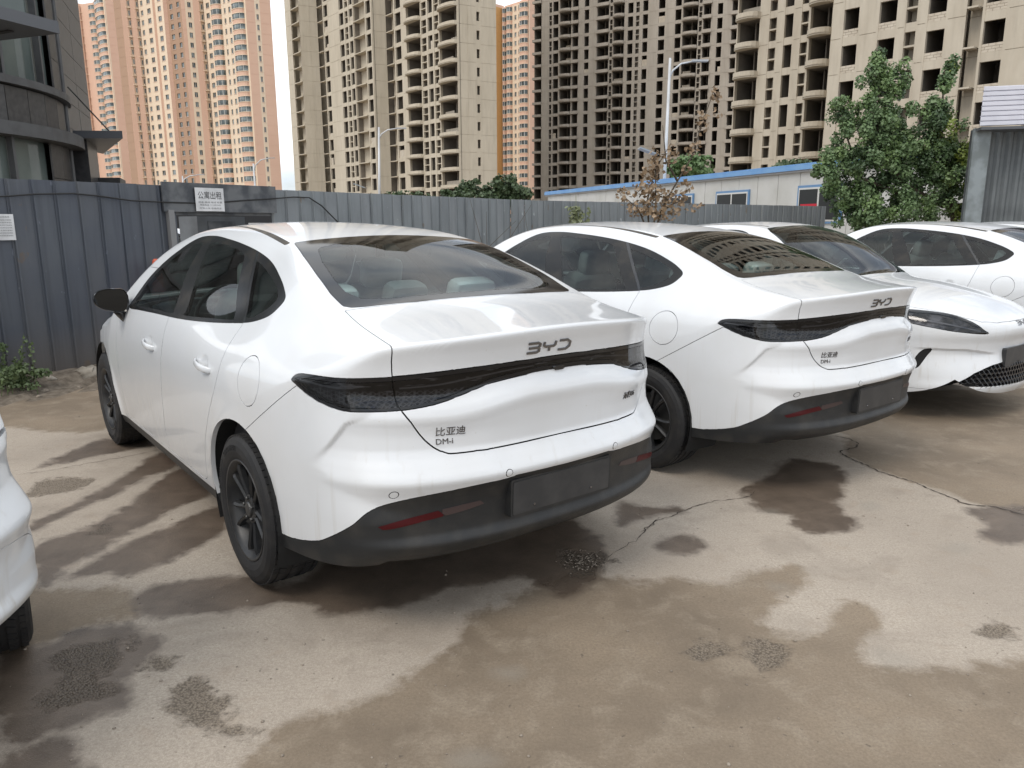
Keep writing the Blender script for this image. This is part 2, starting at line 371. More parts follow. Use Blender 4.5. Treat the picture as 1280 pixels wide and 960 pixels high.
RDOOR=np.array([(.17,1.30),(.172,1.12),(.178,1.04),(.186,.98),(.21,.90),(.26,.81),(.33,.72),(.40,.63),(.455,.55),(.50,.46),(.53,.38),(.55,.335),(.60,.315),(1.24,.315),(1.235,.40),(1.17,.60),(1.125,.75),(1.09,.90),(1.08,1.0),(1.08,1.30)])
RDOOR=np.vstack([[(.17,1.30)],spline(RDOOR[1:13],4,False),RDOOR[13:14],spline(RDOOR[14:],4,False)])
FDOOR=np.vstack([spline(RDOOR[-25:],1,False)[::-1],[(1.24,.315),(2.20,.315)],spline([(2.235,.33),(2.25,.38),(2.22,.6),(2.19,.80),(2.16,.95),(2.10,1.05),(2.02,1.30)],4,False)])
LAMP=spline([(.8635,.986),(.8635,.987),(.850,1.017),(.78,1.022),(.645,1.028),(.39,1.046),(.15,1.055),(0,1.057),(-.15,1.055),(-.3,1.05),(-.3,.99),(-.1,1.004),(0,1.005),(.12,1.003),(.297,.986),(.385,.963),(.455,.941),(.53,.924),(.63,.912),(.74,.907),(.79,.911),(.833,.938)],5)
WIND=np.array([(2.52,-.3),(2.52,0),(2.505,.3),(2.46,.55),(2.40,.70),(2.34,.765),(2.22,.755),(1.95,.675),(1.70,.565),(1.62,.50),(1.655,.3),(1.67,0),(1.67,-.3)])
RGL=np.array([(-.500,-.3),(-.500,0),(-.495,.3),(-.470,.52),(-.455,.575),(-.43,.598),(-.32,.598),(-.16,.578),(.05,.545),(.235,.505),(.252,.49),(.252,.3),(.258,0),(.258,-.3)])
RGI=np.array([(-.445,-.3),(-.445,0),(-.435,.38),(-.40,.50),(-.33,.535),(-.22,.53),(-.05,.50),(.09,.455),(.125,.42),(.15,.3),(.16,0),(.16,-.3)])
HOODP=np.array([(2.58,-.3),(2.58,0),(2.56,.4),(2.49,.66),(2.44,.765),(2.50,.80),(2.75,.80),(3.0,.77),(3.20,.72),(3.38,.655),(3.50,.585),(3.585,.50),(3.645,.36),(3.672,.2),(3.68,0),(3.68,-.3)])
VALV=spline([(-3.,-.2),(-3,.60),(0,.634),(.26,.629),(.45,.618),(.635,.594),(.739,.553),(.790,.49),(.825,.435),(.842,.400)],6,False)   # y,z part
HL=spline([(.472,.709),(.52,.742),(.567,.795),(.605,.828),(.65,.855),(.72,.872),(.83,.880),(.885,.868),(.87,.815),(.82,.768),(.765,.744),(.70,.726),(.60,.712),(.52,.705)],5)
GRL=np.array([(-.3,.475),(0,.475),(.21,.470),(.366,.450),(.45,.427),(.546,.393),(.60,.358),(.655,.325),(.66,.312),(.60,.295),(.4,.288),(0,.285),(-.3,.285)])
VENT=spline([(.757,.582),(.766,.586),(.785,.570),(.805,.52),(.818,.46),(.822,.42),(.808,.43),(.790,.475),(.768,.53),(.755,.565)],4)
TYC=(.02,.350); ARC_R=.385
_py=np.r_[np.linspace(0,.86,60),np.linspace(.862,.90,30)]; _px=-1.07+Pl(_py); _ps=np.r_[0,np.cumsum(np.hypot(np.diff(_px),np.diff(_py)))]
def s_of_y(y): return np.sign(y)*np.interp(np.abs(y),_py,_ps)
def s_of_xy(x,y):
    s=np.full(len(x),9.); m=(x<-.25)&(y>-.01)&(y>.0+0*x)
    s[y<=.5]=s_of_y(y[y<=.5]); m=(x<-.25)&(y>.5); X=x[m];Y=y[m]; best=np.full(len(X),9.);bs=np.zeros(len(X))
    for i in range(len(_py)-1):
        if _py[i]<.42: continue
        ex,ey=_px[i+1]-_px[i],_py[i+1]-_py[i]; t=((X-_px[i])*ex+(Y-_py[i])*ey)/(ex*ex+ey*ey); t=np.clip(t,0 if _py[i]>.45 else -2,1); d=np.hypot(X-_px[i]-t*ex,Y-_py[i]-t*ey); k=d<best; best[k]=d[k]; bs[k]=_ps[i]+t[k]*(_ps[i+1]-_ps[i])
    t=sstep(.50,.78,Y); s[m]=s_of_y(Y)*(1-t)+bs*t; return s
def build_skin():
    V,T=skin(); LB=np.zeros((len(T),0),int); lock=(V[:,1]<1e-6); names=[]
    def C_(nm,fn):
        nonlocal V,T,LB,lock
        V,T,LB,lock=cut(V,T,LB,fn(V[:,0],V[:,1],V[:,2]),lock=lock); names.append(nm)
    big=.06
    def on(cond,d): return np.where(cond,d,big)
    C_('bottom',lambda x,y,z: z-np.interp(x,[-1.1,-.9,-.6,-.36,.4,.5,2.3,2.4,3.2,3.8],[.350,.330,.302,.285,.24,.235,.235,.24,.185,.185]))
    C_('arch_r',lambda x,y,z: on((y>.45),np.hypot(x-TYC[0],z-TYC[1])-ARC_R))
    C_('arch_f',lambda x,y,z: on((y>.45),np.hypot(x-2.79,z-TYC[1])-ARC_R))
    S=lambda poly: (lambda x,y,z: on((y>.35)&(z>.25),sdf(poly,x,z)))
    C_('dlo',S(DLO)); C_('gf',S(GF)); C_('gr',S(GR)); C_('gq',S(GQ)); C_('div',S(DIV))
    C_('rdoor',S(RDOOR)); C_('fdoor',S(FDOOR))
    C_('fuel',lambda x,y,z: on(y>.5,np.hypot((x+.122),(z-.925)*1.06)-.108))
    C_('skirt',lambda x,y,z: on(y>.5,np.where((x>.3)&(x<2.6),z-.292,big)))
    C_('wind',lambda x,y,z: on(z>.95,sdf(WIND,x,y)))
    C_('rgl',lambda x,y,z: on(z>1.1,sdf(RGL,x,y))); C_('rgi',lambda x,y,z: on(z>1.1,sdf(RGI,x,y)))
    C_('hood',lambda x,y,z: on(z>.72,sdf(HOODP,x,y)))
    STR=spline([(1.60,.425),(1.35,.425),(1.08,.438),(.76,.472),(.5,.494),(.265,.512)],8,False)
    STRP=np.vstack([STR,(STR+[0,.022])[::-1]])
    C_('strip',lambda x,y,z: on(z>1.3,sdf(STRP,x,y)))
    sl=s_of_y(LAMP[:,0]); LP=np.column_stack([sl,LAMP[:,1]])
    C_('lampi',lambda x,y,z: on((x<-.3)&(z>.8)&(z<1.12),sdf(LP,s_of_xy(x,y),z)+np.interp(z,[.985,1.0],[.011,.016])))
    C_('lamp',lambda x,y,z: on((x<-.3)&(z>.8)&(z<1.12),sdf(LP,s_of_xy(x,y),z)))
    def lidf(x,y,z):
        yl=np.interp(z,[.0,.70,.742,.76,.80,.86,.913,1.03,1.13,1.2],[.3,.3,.40,.50,.560,.600,.628,.640,.648,.64])-.075*np.clip(x+.90,0,1)
        zb=.748+.0*y
        xf=-.508
        return np.maximum(np.maximum(y-yl,zb-z),x-xf)
    LIDR=spline([(-.3,.748),(0,.748),(.42,.742),(.50,.752),(.55,.79),(.592,.85),(.628,.913),(.636,.97),(.641,1.03)],5,False)
    LIDP=np.vstack([LIDR,[(.645,1.08),(.648,1.4),(-.3,1.4)]])
    def lid2(x,y,z):
        a=sdf(LIDP,y,z); yl=.648-.085*np.clip(x+.90,0,1)
        a=np.where(z>1.075,np.maximum(y-yl,-.06),a)
        a=np.where((z<.70)|(x>0),big,a)
        g=sdf(RGL+np.array([-.008,0]),x,y)
        return np.where(z>1.13,np.maximum(a,np.maximum(x+.508-.04*(y/.6)**2,-.06)),a)
    C_('lid',lambda x,y,z: on(x<-.40,lid2(x,y,z)))
    VP=np.vstack([VALV,[(.875,.345),(.95,.34),(.95,-.2)]])
    C_('valance',lambda x,y,z: on((x<-.25)&(z<.8),sdf(VP,y,z)))
    C_('bumper',lambda x,y,z: on((x<.1)&(z>.25)&(z<1.0),  # seam lamp tip -> arch
        ((x+.555)*(.706-.981)-(z-.981)*(-.075+.555))/math.hypot(.275,.48)*-1))
    C_('hl',lambda x,y,z: on((x>2.9)&(z>.6),sdf(HL,y,z)))
    C_('grille',lambda x,y,z: on((x>3.2)&(z<.7),sdf(GRL,y,z)))
    C_('vent',lambda x,y,z: on((x>2.95)&(z<.7),sdf(VENT,y,z)))
    C_('fbump',lambda x,y,z: on((x>2.7),-((x-3.09)-(z-.70)*.35)))
    C_('lip',lambda x,y,z: on(x>2.9,z-.262-.02*np.clip((.8-y)/.8,0,1)))
    I={n:LB[:,i] for i,n in enumerate(names)}; ins=lambda n:I[n]<0
    cen=V[T].mean(1)
    reg=np.full(len(T),'body_shell',dtype=object)
    z=cen[:,2];x=cen[:,0];y=cen[:,1]
    reg[(z<.985)&(I['bumper']<0)&(x<.05)]='rear_bumper'
    reg[ins('lamp')&(x<-.3)&(z>.8)]='tail_lamp'
    lid=ins('lid')&(x<-.3)
    reg[lid]='trunk_lid'; reg[lid&ins('lamp')]='light_bar'
    rim=ins('lamp')&(I['lampi']>0)&(x<-.3)&(z>.8)
    reg[rim&~lid]='lamp_rim'; reg[rim&lid]='bar_rim'
    reg[ins('valance')&(x<-.25)&(z<.8)]='lower_valance'
    reg[ins('fuel')]='fuel_door'
    reg[ins('skirt')&(x>.3)&(x<2.6)&(z<.4)]='side_skirt'
    reg[ins('rdoor')]='rear_door'; reg[ins('fdoor')]='front_door'
    reg[ins('fbump')&(x>2.9)&(z<.85)]='front_bumper'
    reg[ins('hood')]='hood'
    reg[ins('hl')&(x>2.9)&(z>.6)]='head_lamp'
    reg[ins('grille')&(x>3.2)]='grille'; reg[ins('vent')&(x>2.95)]='air_vent'
    reg[(I['lip']<0)&(x>3.05)]='front_lip'
    reg[ins('strip')]='roof_strip'
    reg[ins('wind')]='windscreen'; reg[ins('rgl')]='rear_window_frit'; reg[ins('rgi')]='rear_window'
    reg[ins('dlo')]='window_trim'; reg[ins('div')&ins('dlo')]='window_divider'; 
    reg[ins('gf')]='front_door_glass'; reg[ins('gr')]='rear_door_glass'; reg[ins('gq')&(I['div']>0)]='quarter_glass'
    drop=(I['bottom']<0)|(I['arch_r']<0)|(I['arch_f']<0)
    T=T[~drop];reg=reg[~drop]
    return V,T,reg
def piece(V,T,gap=.0024,flange=.02,centre=False):
    """own vertices, edges pulled back by gap and folded inward"""
    u,inv=np.unique(T,return_inverse=True);T=inv.reshape(T.shape);P=V[u].copy();N=grad(P)
    E=np.vstack([T[:,[0,1]],T[:,[1,2]],T[:,[2,0]]]);third=np.concatenate([T[:,2],T[:,0],T[:,1]])
    es=np.sort(E,1);key=es[:,0].astype(np.int64)*len(P)+es[:,1]
    _,fi,cnt=np.unique(key,return_index=True,return_counts=True);b=fi[cnt==1];B=E[b];th=third[b]
    mid=np.abs(P[B][:,:,1]).max(1)<1e-5; B2=B[~mid]; th2=th[~mid]
    tan=P[B2[:,1]]-P[B2[:,0]]; tan/=np.maximum(np.linalg.norm(tan,axis=1),1e-9)[:,None]
    nn=N[B2[:,0]]+N[B2[:,1]]; inw=np.cross(nn,tan); inw/=np.maximum(np.linalg.norm(inw,axis=1),1e-9)[:,None]
    acc=np.zeros_like(P)
    for k in (0,1): np.add.at(acc,B2[:,k],inw)
    bv=np.unique(B2); ln=np.linalg.norm(acc[bv],axis=1); ok=ln>1e-6; acc[bv[ok]]/=ln[ok][:,None]
    mv=acc[bv]*gap; onmid=np.abs(P[bv,1])<1e-5; mv[onmid,1]=0; P[bv]+=mv
    if flange:
        idx=-np.ones(len(P),int); n0=len(P); idx[bv]=np.arange(len(bv))
        top=P[bv]; low=P[bv]-N[bv]*flange+acc[bv]*.002
        P=np.vstack([P,top,low]); N=np.vstack([N,-acc[bv],-acc[bv]])
        a=n0+idx[B2[:,0]];c=n0+idx[B2[:,1]];k=len(bv)
        T=np.vstack([T,np.column_stack([c,a,a+k]),np.column_stack([c,a+k,c+k])])
    return P,T,N
def both(P,T,N):
    m=np.array([1,-1,1]); n=len(P); k=np.arange(n)+n; z=np.abs(P[:,1])<1e-6; k[z]=np.where(z)[0]
    used=np.r_[np.ones(n,bool),~z]; new=np.cumsum(used)-1; TT=np.vstack([T,k[T[:,::-1]]]); return np.vstack([P,P*m])[used],new[TT],np.vstack([N,N*m])[used]
def mir(P,T,N):
    m=np.array([1,-1,1]); return P*m,T[:,::-1],N*m
# ================================================================ car parts
def paint():
    m=bpy.data.materials.new('white_car_paint'); m.use_nodes=True; t=m.node_tree; b=t.nodes['Principled BSDF']; L=t.links; N=t.nodes
    b.inputs['Roughness'].default_value=.35; b.inputs['Coat Weight'].default_value=1; b.inputs['Coat Roughness'].default_value=.04; b.inputs['Coat IOR'].default_value=1.5
    co=N.new('ShaderNodeTexCoord'); sp=N.new('ShaderNodeSeparateXYZ'); L.new(co.outputs['Object'],sp.inputs[0])
    # road dirt: thin vertical run marks low on the body, film of dust
    mp=N.new('ShaderNodeMapping'); mp.inputs['Scale'].default_value=(26,26,1.3); L.new(co.outputs['Object'],mp.inputs[0])
    n=N.new('ShaderNodeTexNoise'); n.inputs['Scale'].default_value=1; n.inputs['Detail'].default_value=4; L.new(mp.outputs[0],n.inputs[0])
    r=N.new('ShaderNodeMapRange'); r.inputs[1].default_value=.55; r.inputs[2].default_value=.74; L.new(n.outputs['Fac'],r.inputs[0])
    zr=N.new('ShaderNodeMapRange'); zr.inputs[1].default_value=.98; zr.inputs[2].default_value=.35; L.new(sp.outputs[2],zr.inputs[0])
    mu=N.new('ShaderNodeMath'); mu.operation='MULTIPLY'; L.new(r.outputs[0],mu.inputs[0]); L.new(zr.outputs[0],mu.inputs[1])
    m2=N.new('ShaderNodeMath'); m2.operation='MULTIPLY'; m2.inputs[1].default_value=.62; L.new(mu.outputs[0],m2.inputs[0])
    n2=N.new('ShaderNodeTexNoise'); n2.inputs['Scale'].default_value=3.5; n2.inputs['Detail'].default_value=8; L.new(co.outputs['Object'],n2.inputs[0])
    r2=N.new('ShaderNodeMapRange'); r2.inputs[1].default_value=.45; r2.inputs[2].default_value=.8; r2.inputs[4].default_value=.20; L.new(n2.outputs['Fac'],r2.inputs[0])
    n3=N.new('ShaderNodeTexNoise'); n3.inputs['Scale'].default_value=70; n3.inputs['Detail'].default_value=3; L.new(co.outputs['Object'],n3.inputs[0])
    r3=N.new('ShaderNodeMapRange'); r3.inputs[1].default_value=.71; r3.inputs[2].default_value=.76; r3.inputs[4].default_value=.4; L.new(n3.outputs['Fac'],r3.inputs[0])
    a=N.new('ShaderNodeMath'); a.operation='MAXIMUM'; L.new(m2.outputs[0],a.inputs[0]); L.new(r2.outputs[0],a.inputs[1])
    a2=N.new('ShaderNodeMath'); a2.operation='MAXIMUM'; L.new(a.outputs[0],a2.inputs[0]); L.new(r3.outputs[0],a2.inputs[1])
    x=N.new('ShaderNodeMix'); x.data_type='RGBA'; x.inputs[6].default_value=(.70,.715,.73,1); x.inputs[7].default_value=(.46,.43,.38,1)
    L.new(a2.outputs[0],x.inputs[0]); L.new(x.outputs[2],b.inputs['Base Color'])
    cw=N.new('ShaderNodeMapRange'); cw.inputs[1].default_value=0; cw.inputs[2].default_value=.4; cw.inputs[3].default_value=.8; cw.inputs[4].default_value=.3
    L.new(a2.outputs[0],cw.inputs[0]); L.new(cw.outputs[0],b.inputs['Coat Weight'])
    return m
PAINT=paint()
GBLK=mat('gloss_black_trim',(.012,.012,.013),.18,coat=.6)
FRIT=mat('black_glass_border',(.008,.008,.009),.10)
SEAL=mat('dusty_rubber_seal',(.05,.045,.038),.7,noise=(14,.35,.7,(.10,.085,.065)))
TRIMB=mat('dusty_black_window_trim',(.010,.010,.010),.22,spec=.35,noise=(7,.5,.8,(.035,.03,.024)))
PLAS=mat('black_grained_plastic',(.015,.016,.017),.5,noise=(9,.45,.8,(.040,.037,.033)),bump=(420,.12))
PLATE=mat('plate_recess_plastic',(.028,.029,.031),.42,noise=(12,.45,.8,(.05,.05,.05)))
RUB=mat('tyre_rubber',(.012,.012,.013),.7,noise=(11,.45,.8,(.034,.031,.028)))
RIMM=mat('dark_wheel_paint',(.024,.025,.027),.42,metal=.2,noise=(14,.45,.75,(.05,.047,.043)))
HUBM=mat('bare_hub_metal',(.10,.10,.10),.45,metal=.8)
CHR=mat('dark_chrome',(.20,.20,.21),.22,metal=1)
CHL=mat('bright_chrome',(.62,.62,.63),.15,metal=1)
UNDER=mat('dark_underbody',(.01,.01,.01),.9)
INT1=mat('dark_cabin_lining',(.06,.06,.064),.8)
INT2=mat('grey_seat_fabric',(.20,.20,.205),.7,noise=(5,.4,.7,(.30,.30,.30)))
WRAP=mat('clear_plastic_seat_wrap',(.62,.63,.64),.22,coat=.8,bump=(14,1.))
HEAD=mat('pale_headliner',(.34,.34,.33),.9)
GLS=glassmat('tinted_window_glass',(.60,.70,.67),.95,.0,.02)
GLS2=glassmat('rear_window_glass',(.74,.86,.83),.95,.0,.025)
GLS3=glassmat('clear_lamp_lens',(.45,.45,.46),1.2)
SMK=glassmat('smoked_lamp_lens',(.36,.36,.37),1.05)
REDL=mat('red_reflector',(.055,.003,.005),.3,spec=.3)
CLRL=mat('clear_reflector',(.06,.042,.04),.35,spec=.3)
MIRR=mat('mirror_glass',(.055,.06,.065),.03,metal=1)
PALE=mat('pale_lamp_guide',(.45,.46,.48),.25,metal=.4)
def lampcore():
    m=bpy.data.materials.new('lamp_reflector_pattern'); m.use_nodes=True; t=m.node_tree; b=t.nodes['Principled BSDF']; L=t.links;N=t.nodes
    co=N.new('ShaderNodeTexCoord'); mp=N.new('ShaderNodeMapping'); mp.inputs['Scale'].default_value=(60,60,95); L.new(co.outputs['Object'],mp.inputs[0])
    mp.inputs['Rotation'].default_value=(.78,0,0)
    v=N.new('ShaderNodeTexVoronoi'); v.feature='DISTANCE_TO_EDGE'; v.inputs['Randomness'].default_value=0; v.inputs['Scale'].default_value=1; L.new(mp.outputs[0],v.inputs[0])
    r=N.new('ShaderNodeMapRange'); r.inputs[1].default_value=.06; r.inputs[2].default_value=.16; L.new(v.outputs[0],r.inputs[0])
    x=N.new('ShaderNodeMix'); x.data_type='RGBA'; x.inputs[6].default_value=(.30,.30,.31,1); x.inputs[7].default_value=(.02,.02,.022,1); L.new(r.outputs[0],x.inputs[0])
    sp=N.new('ShaderNodeSeparateXYZ'); L.new(co.outputs['Object'],sp.inputs[0]); g=N.new('ShaderNodeMapRange'); g.inputs[1].default_value=.966; g.inputs[2].default_value=.974; L.new(sp.outputs[2],g.inputs[0])
    n=N.new('ShaderNodeTexNoise'); n.inputs['Scale'].default_value=22; mq=N.new('ShaderNodeMapping'); mq.inputs['Scale'].default_value=(.4,.4,3); L.new(co.outputs['Object'],mq.inputs[0]); L.new(mq.outputs[0],n.inputs[0]); h=N.new('ShaderNodeMapRange'); h.inputs[1].default_value=.6; h.inputs[2].default_value=.66; L.new(n.outputs['Fac'],h.inputs[0])
    y=N.new('ShaderNodeMix'); y.data_type='RGBA'; y.inputs[6].default_value=(.015,.015,.017,1); y.inputs[7].default_value=(.5,.5,.52,1); L.new(h.outputs[0],y.inputs[0])
    z=N.new('ShaderNodeMix'); z.data_type='RGBA'; L.new(g.outputs[0],z.inputs[0]); L.new(x.outputs[2],z.inputs[6]); L.new(y.outputs[2],z.inputs[7]); L.new(z.outputs[2],b.inputs['Base Color'])
    b.inputs['Roughness'].default_value=.3; b.inputs['Metallic'].default_value=.5
    return m
CORE=lampcore()
def decal(poly,mode,off,step=.012,fl=.006):
    """patch bounded by poly (y,z) on the rear / (x,z) on the side, standing off the skin by off"""
    poly=np.asarray(poly,float); a0,b0=poly.min(0)-step; a1,b1=poly.max(0)+step
    A=np.arange(a0,a1+step,step);B=np.arange(b0,b1+step,step); a,b=np.meshgrid(A,B,indexing='ij'); a=a.ravel();b=b.ravel()
    V=np.column_stack([a,b,0*a]); i,j=np.meshgrid(np.arange(len(A)-1),np.arange(len(B)-1),indexing='ij'); k=(i*len(B)+j).ravel();nb=len(B)
    q=np.column_stack([k,k+nb,k+nb+1,k+1]); T=np.vstack([q[:,[0,1,2]],q[:,[0,2,3]]])
    V,T,LB,_=cut(V,T,np.zeros((len(T),0),int),sdf(poly,V[:,0],V[:,1]),lock=np.zeros(len(V),bool))
    T=T[LB[:,0]<0]; u,inv=np.unique(T,return_inverse=True);T=inv.reshape(T.shape);V=V[u]
    if mode=='rear': P=rear_pt(V[:,0],V[:,1]); T=T[:,::-1]
    elif mode=='front': P=solve_axis(np.column_stack([np.zeros(len(V)),V[:,0],V[:,1]]),0,4.0,3.0)
    else: P=side_pt(V[:,0],V[:,1]); T=T[:,::-1]
    N=grad(P); P=P+N*off
    E=np.vstack([T[:,[0,1]],T[:,[1,2]],T[:,[2,0]]]);es=np.sort(E,1);key=es[:,0].astype(np.int64)*len(P)+es[:,1]
    _,fi,cnt=np.unique(key,return_index=True,return_counts=True);Bd=E[fi[cnt==1]]
    n=len(P);P2=P-N*(abs(off)+fl); T=np.vstack([T,np.column_stack([Bd[:,1],Bd[:,0],Bd[:,0]+n]),np.column_stack([Bd[:,1],Bd[:,0]+n,Bd[:,1]+n])])
    return np.vstack([P,P2]),T,np.vstack([N,N])
def circle(cx,cy,r,n=20,e=1): return np.array([(cx+r*math.cos(2*math.pi*i/n),cy+r*e*math.sin(2*math.pi*i/n)) for i in range(n)])
def rr(x0,x1,y0,y1,r,n=4):
    out=[]
    for cx,cy,a in ((x1-r,y1-r,0),(x0+r,y1-r,90),(x0+r,y0+r,180),(x1-r,y0+r,270)):
        for i in range(n+1): t=math.radians(a+90*i/n); out.append((cx+r*math.cos(t),cy+r*math.sin(t)))
    return np.array(out)
def textmesh(body,size):
    """2D outline mesh of a text, from the built-in font"""
    cu=bpy.data.curves.new('t','FONT'); cu.body=body; cu.size=size; cu.resolution_u=3
    o=bpy.data.objects.new('t',cu); C.objects.link(o); dg=bpy.context.evaluated_depsgraph_get(); dg.update()
    me=o.evaluated_get(dg).to_mesh(); V=np.array([v.co[:] for v in me.vertices]); F=[tuple(p.vertices) for p in me.polygons]
    o.evaluated_get(dg).to_mesh_clear(); bpy.data.objects.remove(o); bpy.data.curves.remove(cu)
    return V[:,:2] if len(V) else V,F
def thick(V2,F,f,mat_,name,parent,h=.003):
    """extrude a flat mesh through mapping f(a,b,h)->points"""
    n=len(V2); P=np.vstack([f(V2[:,0],V2[:,1],h),f(V2[:,0],V2[:,1],-.001)]); edges={}
    for q in F:
        for i in range(len(q)):
            e=(q[i],q[(i+1)%len(q)]); edges[e]=1
    side=[(a,b,b+n,a+n) for a,b in edges if (b,a) not in edges]
    return mk(name,P,list(F)+[tuple(v+n for v in q[::-1]) for q in F]+side,mat_,parent)
def stroke(pts,w):
    """flat ribbon following a polyline: returns V,F"""
    pts=[np.array(p,float) for p in pts];V=[]
    for i,p in enumerate(pts):
        d=pts[min(i+1,len(pts)-1)]-pts[max(i-1,0)]; d/=np.linalg.norm(d); nrm=np.array([-d[1],d[0]])
        k=1
        if 0<i<len(pts)-1:
            a=(pts[i]-pts[i-1]);a/=np.linalg.norm(a);b=(pts[i+1]-pts[i]);b/=np.linalg.norm(b);k=1/max(.5,math.sqrt(max(.05,(1+a@b)/2)))
        V+=[p-nrm*w*k/2,p+nrm*w*k/2]
    return np.array(V),[(2*i,2*i+2,2*i+3,2*i+1) for i in range(len(pts)-1)]
BYD=[[[(0,1),(.82,1),(1,.86),(1,.64),(.86,.5),(.1,.5)],[(.1,.5),(.86,.5),(1,.36),(1,.14),(.82,0),(0,0)]],
     [[(0,1),(0,.62),(.12,.5),(.88,.5),(1,.62),(1,1)],[(.52,.5),(.52,0)]],
     [[(0,1),(.7,1),(1,.72),(1,.28),(.7,0),(0,0)]]]
def logo(parent,mapf,w,h,name,mt,lw=.011,thk=.005):
    """three-letter maker mark from open strokes; mapf(a,b,h): a to the reader's right, b up, centred"""
    VV=[];FF=[];cw=w*.27;gap=(w-3*cw)/2
    for i,L_ in enumerate(BYD):
        x0=-w/2+i*(cw+gap)
        for st in L_:
            V,F=stroke([(x0+a*cw,(b-.5)*h) for a,b in st],lw); b=len(VV); VV+=list(V); FF+=[tuple(q+b for q in f) for f in F]
    return thick(np.array(VV),FF,mapf,mt,name,parent,thk)
def build_wheel(parent,loc,side,steer=0,rot=0):
    """wheel with outer face towards +y (side=1)"""
    wname=empty('wheel',loc,steer+(0 if side>0 else math.pi),parent)
    return wname
TYRE_R=.335;RIM_R=.222;WID=.225
def wheel_meshes():
    out={}
    f=lambda r,a,h:(r*math.cos(a),h,r*math.sin(a))
    # tyre: carcass + tread blocks (y=0 is the outer face plane)
    mb=MB(); R=TYRE_R;W=WID
    prof=[(.222,-.012),(.226,-.002),(.240,.004),(.262,.010),(.290,.009),(.312,.001),(.324,-.010),(.3285,-.022),(.3285,-W+.022),(.322,-W+.008),(.300,-W-.002),(.26,-W-.004),(.222,-W+.015)]
    mb.lathe(prof,64,f)
    # tread ribs
    for c,wd in ((-.020,.020),(-.055,.030),(-.1125,.034),(-.170,.030),(-.205,.020)):
        n=64 if wd<.03 else 56
        for i in range(n):
            a0=2*math.pi*i/n;a1=a0+2*math.pi/n*.86; sk=.012*(1 if c<-.1 else -1) if wd>.02 else .0
            r0,r1=.326,R-(.003 if wd==.02 else 0)
            V=[];
            for a in (a0,a1):
                for hh,s_ in ((c-wd/2,0),(c+wd/2,1)):
                    aa=a+s_*sk/.33
                    V+=[f(r0,aa,hh),f(r1,aa,hh)]
            mb.add(V,[(0,1,3,2),(4,6,7,5),(1,5,7,3),(0,4,5,1),(2,3,7,6)])
    out['tyre']=(mb,RUB)
    # raised sidewall ring + rim barrel
    mb=MB(); prof=[(.222,-.010),(.226,-.004),(.224,.002),(.216,.000),(.208,-.012),(.196,-.022),(.192,-.10),(.180,-.16),(.19,-.2)]
    mb.lathe(prof,64,f); mb.lathe([(.225,-.005),(.2245,-.2)],48,f); out['rim']=(mb,RIMM)
    return out
def spokes():
    mb=MB(); f=lambda r,a,h:(r*math.cos(a),h,r*math.sin(a))
    for i in range(5):
        for s in (-1,1):
            a0=2*math.pi*i/5
            rows=[]
            for r,da,w,h,th in ((.045,.30,.020,-.030,.030),(.09,.24,.019,-.026,.028),(.14,.22,.019,-.020,.026),(.18,.235,.022,-.016,.026),(.205,.25,.030,-.020,.030)):
                a=a0+s*da; c=np.array([r*math.cos(a),r*math.sin(a)]); t=np.array([-math.sin(a),math.cos(a)])
                l=c-t*w/2;q=c+t*w/2
                rows.append([(l[0],h-.004,l[1]),(c[0],h+.004,c[1]),(q[0],h-.004,q[1]),(q[0],h-th,q[1]),(l[0],h-th,l[1])])
            V=[p for rw in rows for p in rw];F=[]
            for k in range(4):
                for j in range(5): F.append((k*5+j,k*5+(j+1)%5,(k+1)*5+(j+1)%5,(k+1)*5+j))
            mb.add(V,F)
    # web between a spoke pair near hub
    mb.lathe([(.062,-.04),(.064,-.028),(.050,-.024),(.034,-.024)],30,f)
    mb.lathe([(.06,-.03),(.055,-.10),(.02,-.11)],30,f)
    return mb
def hubcap():
    f=lambda r,a,h:(r*math.cos(a),h,r*math.sin(a)); mb=MB()
    mb.lathe([(.034,-.034),(.034,-.020),(.030,-.015),(.012,-.013),(.0005,-.013)],24,f)
    for i in range(5):
        a=2*math.pi*(i+.5)/5; c=(.050*math.cos(a),.050*math.sin(a))
        mb.lathe([(.009,-.03),(.009,-.016),(.006,-.013),(.0004,-.013)],6,lambda r,t,h:(c[0]+r*math.cos(t),h,c[1]+r*math.sin(t)))
    return mb
def soft_box(c,d,r=.06,ry=0,n=3):
    """rounded cushion"""
    bm=MB();x,y,z=[a/2 for a in d];V=[];F=[]
    K=8; us=np.linspace(-1,1,K)
    def put(fn):
        b=len(V)
        for a in us:
            for e in us: V.append(fn(a,e))
        for i in range(K-1):
            for j in range(K-1): F.append((b+i*K+j,b+(i+1)*K+j,b+(i+1)*K+j+1,b+i*K+j+1))
    for s in (-1,1):
        put(lambda a,e:(a*s,e,s)); put(lambda a,e:(s,a*s,e)); put(lambda a,e:(e,s,a*s))
    out=[]
    for p in V:
        p=np.array(p,float); q=np.sign(p)*np.abs(p); L4=(np.abs(q)**5).sum()**(1/5); q=q/L4
        q=np.array([q[0]*x,q[1]*y,q[2]*z]); co,si=math.cos(ry),math.sin(ry)
        out.append((q[0]*co+q[2]*si+c[0],q[1]+c[1],-q[0]*si+q[2]*co+c[2]))
    return bm.add(out,F)
WHEELM={}
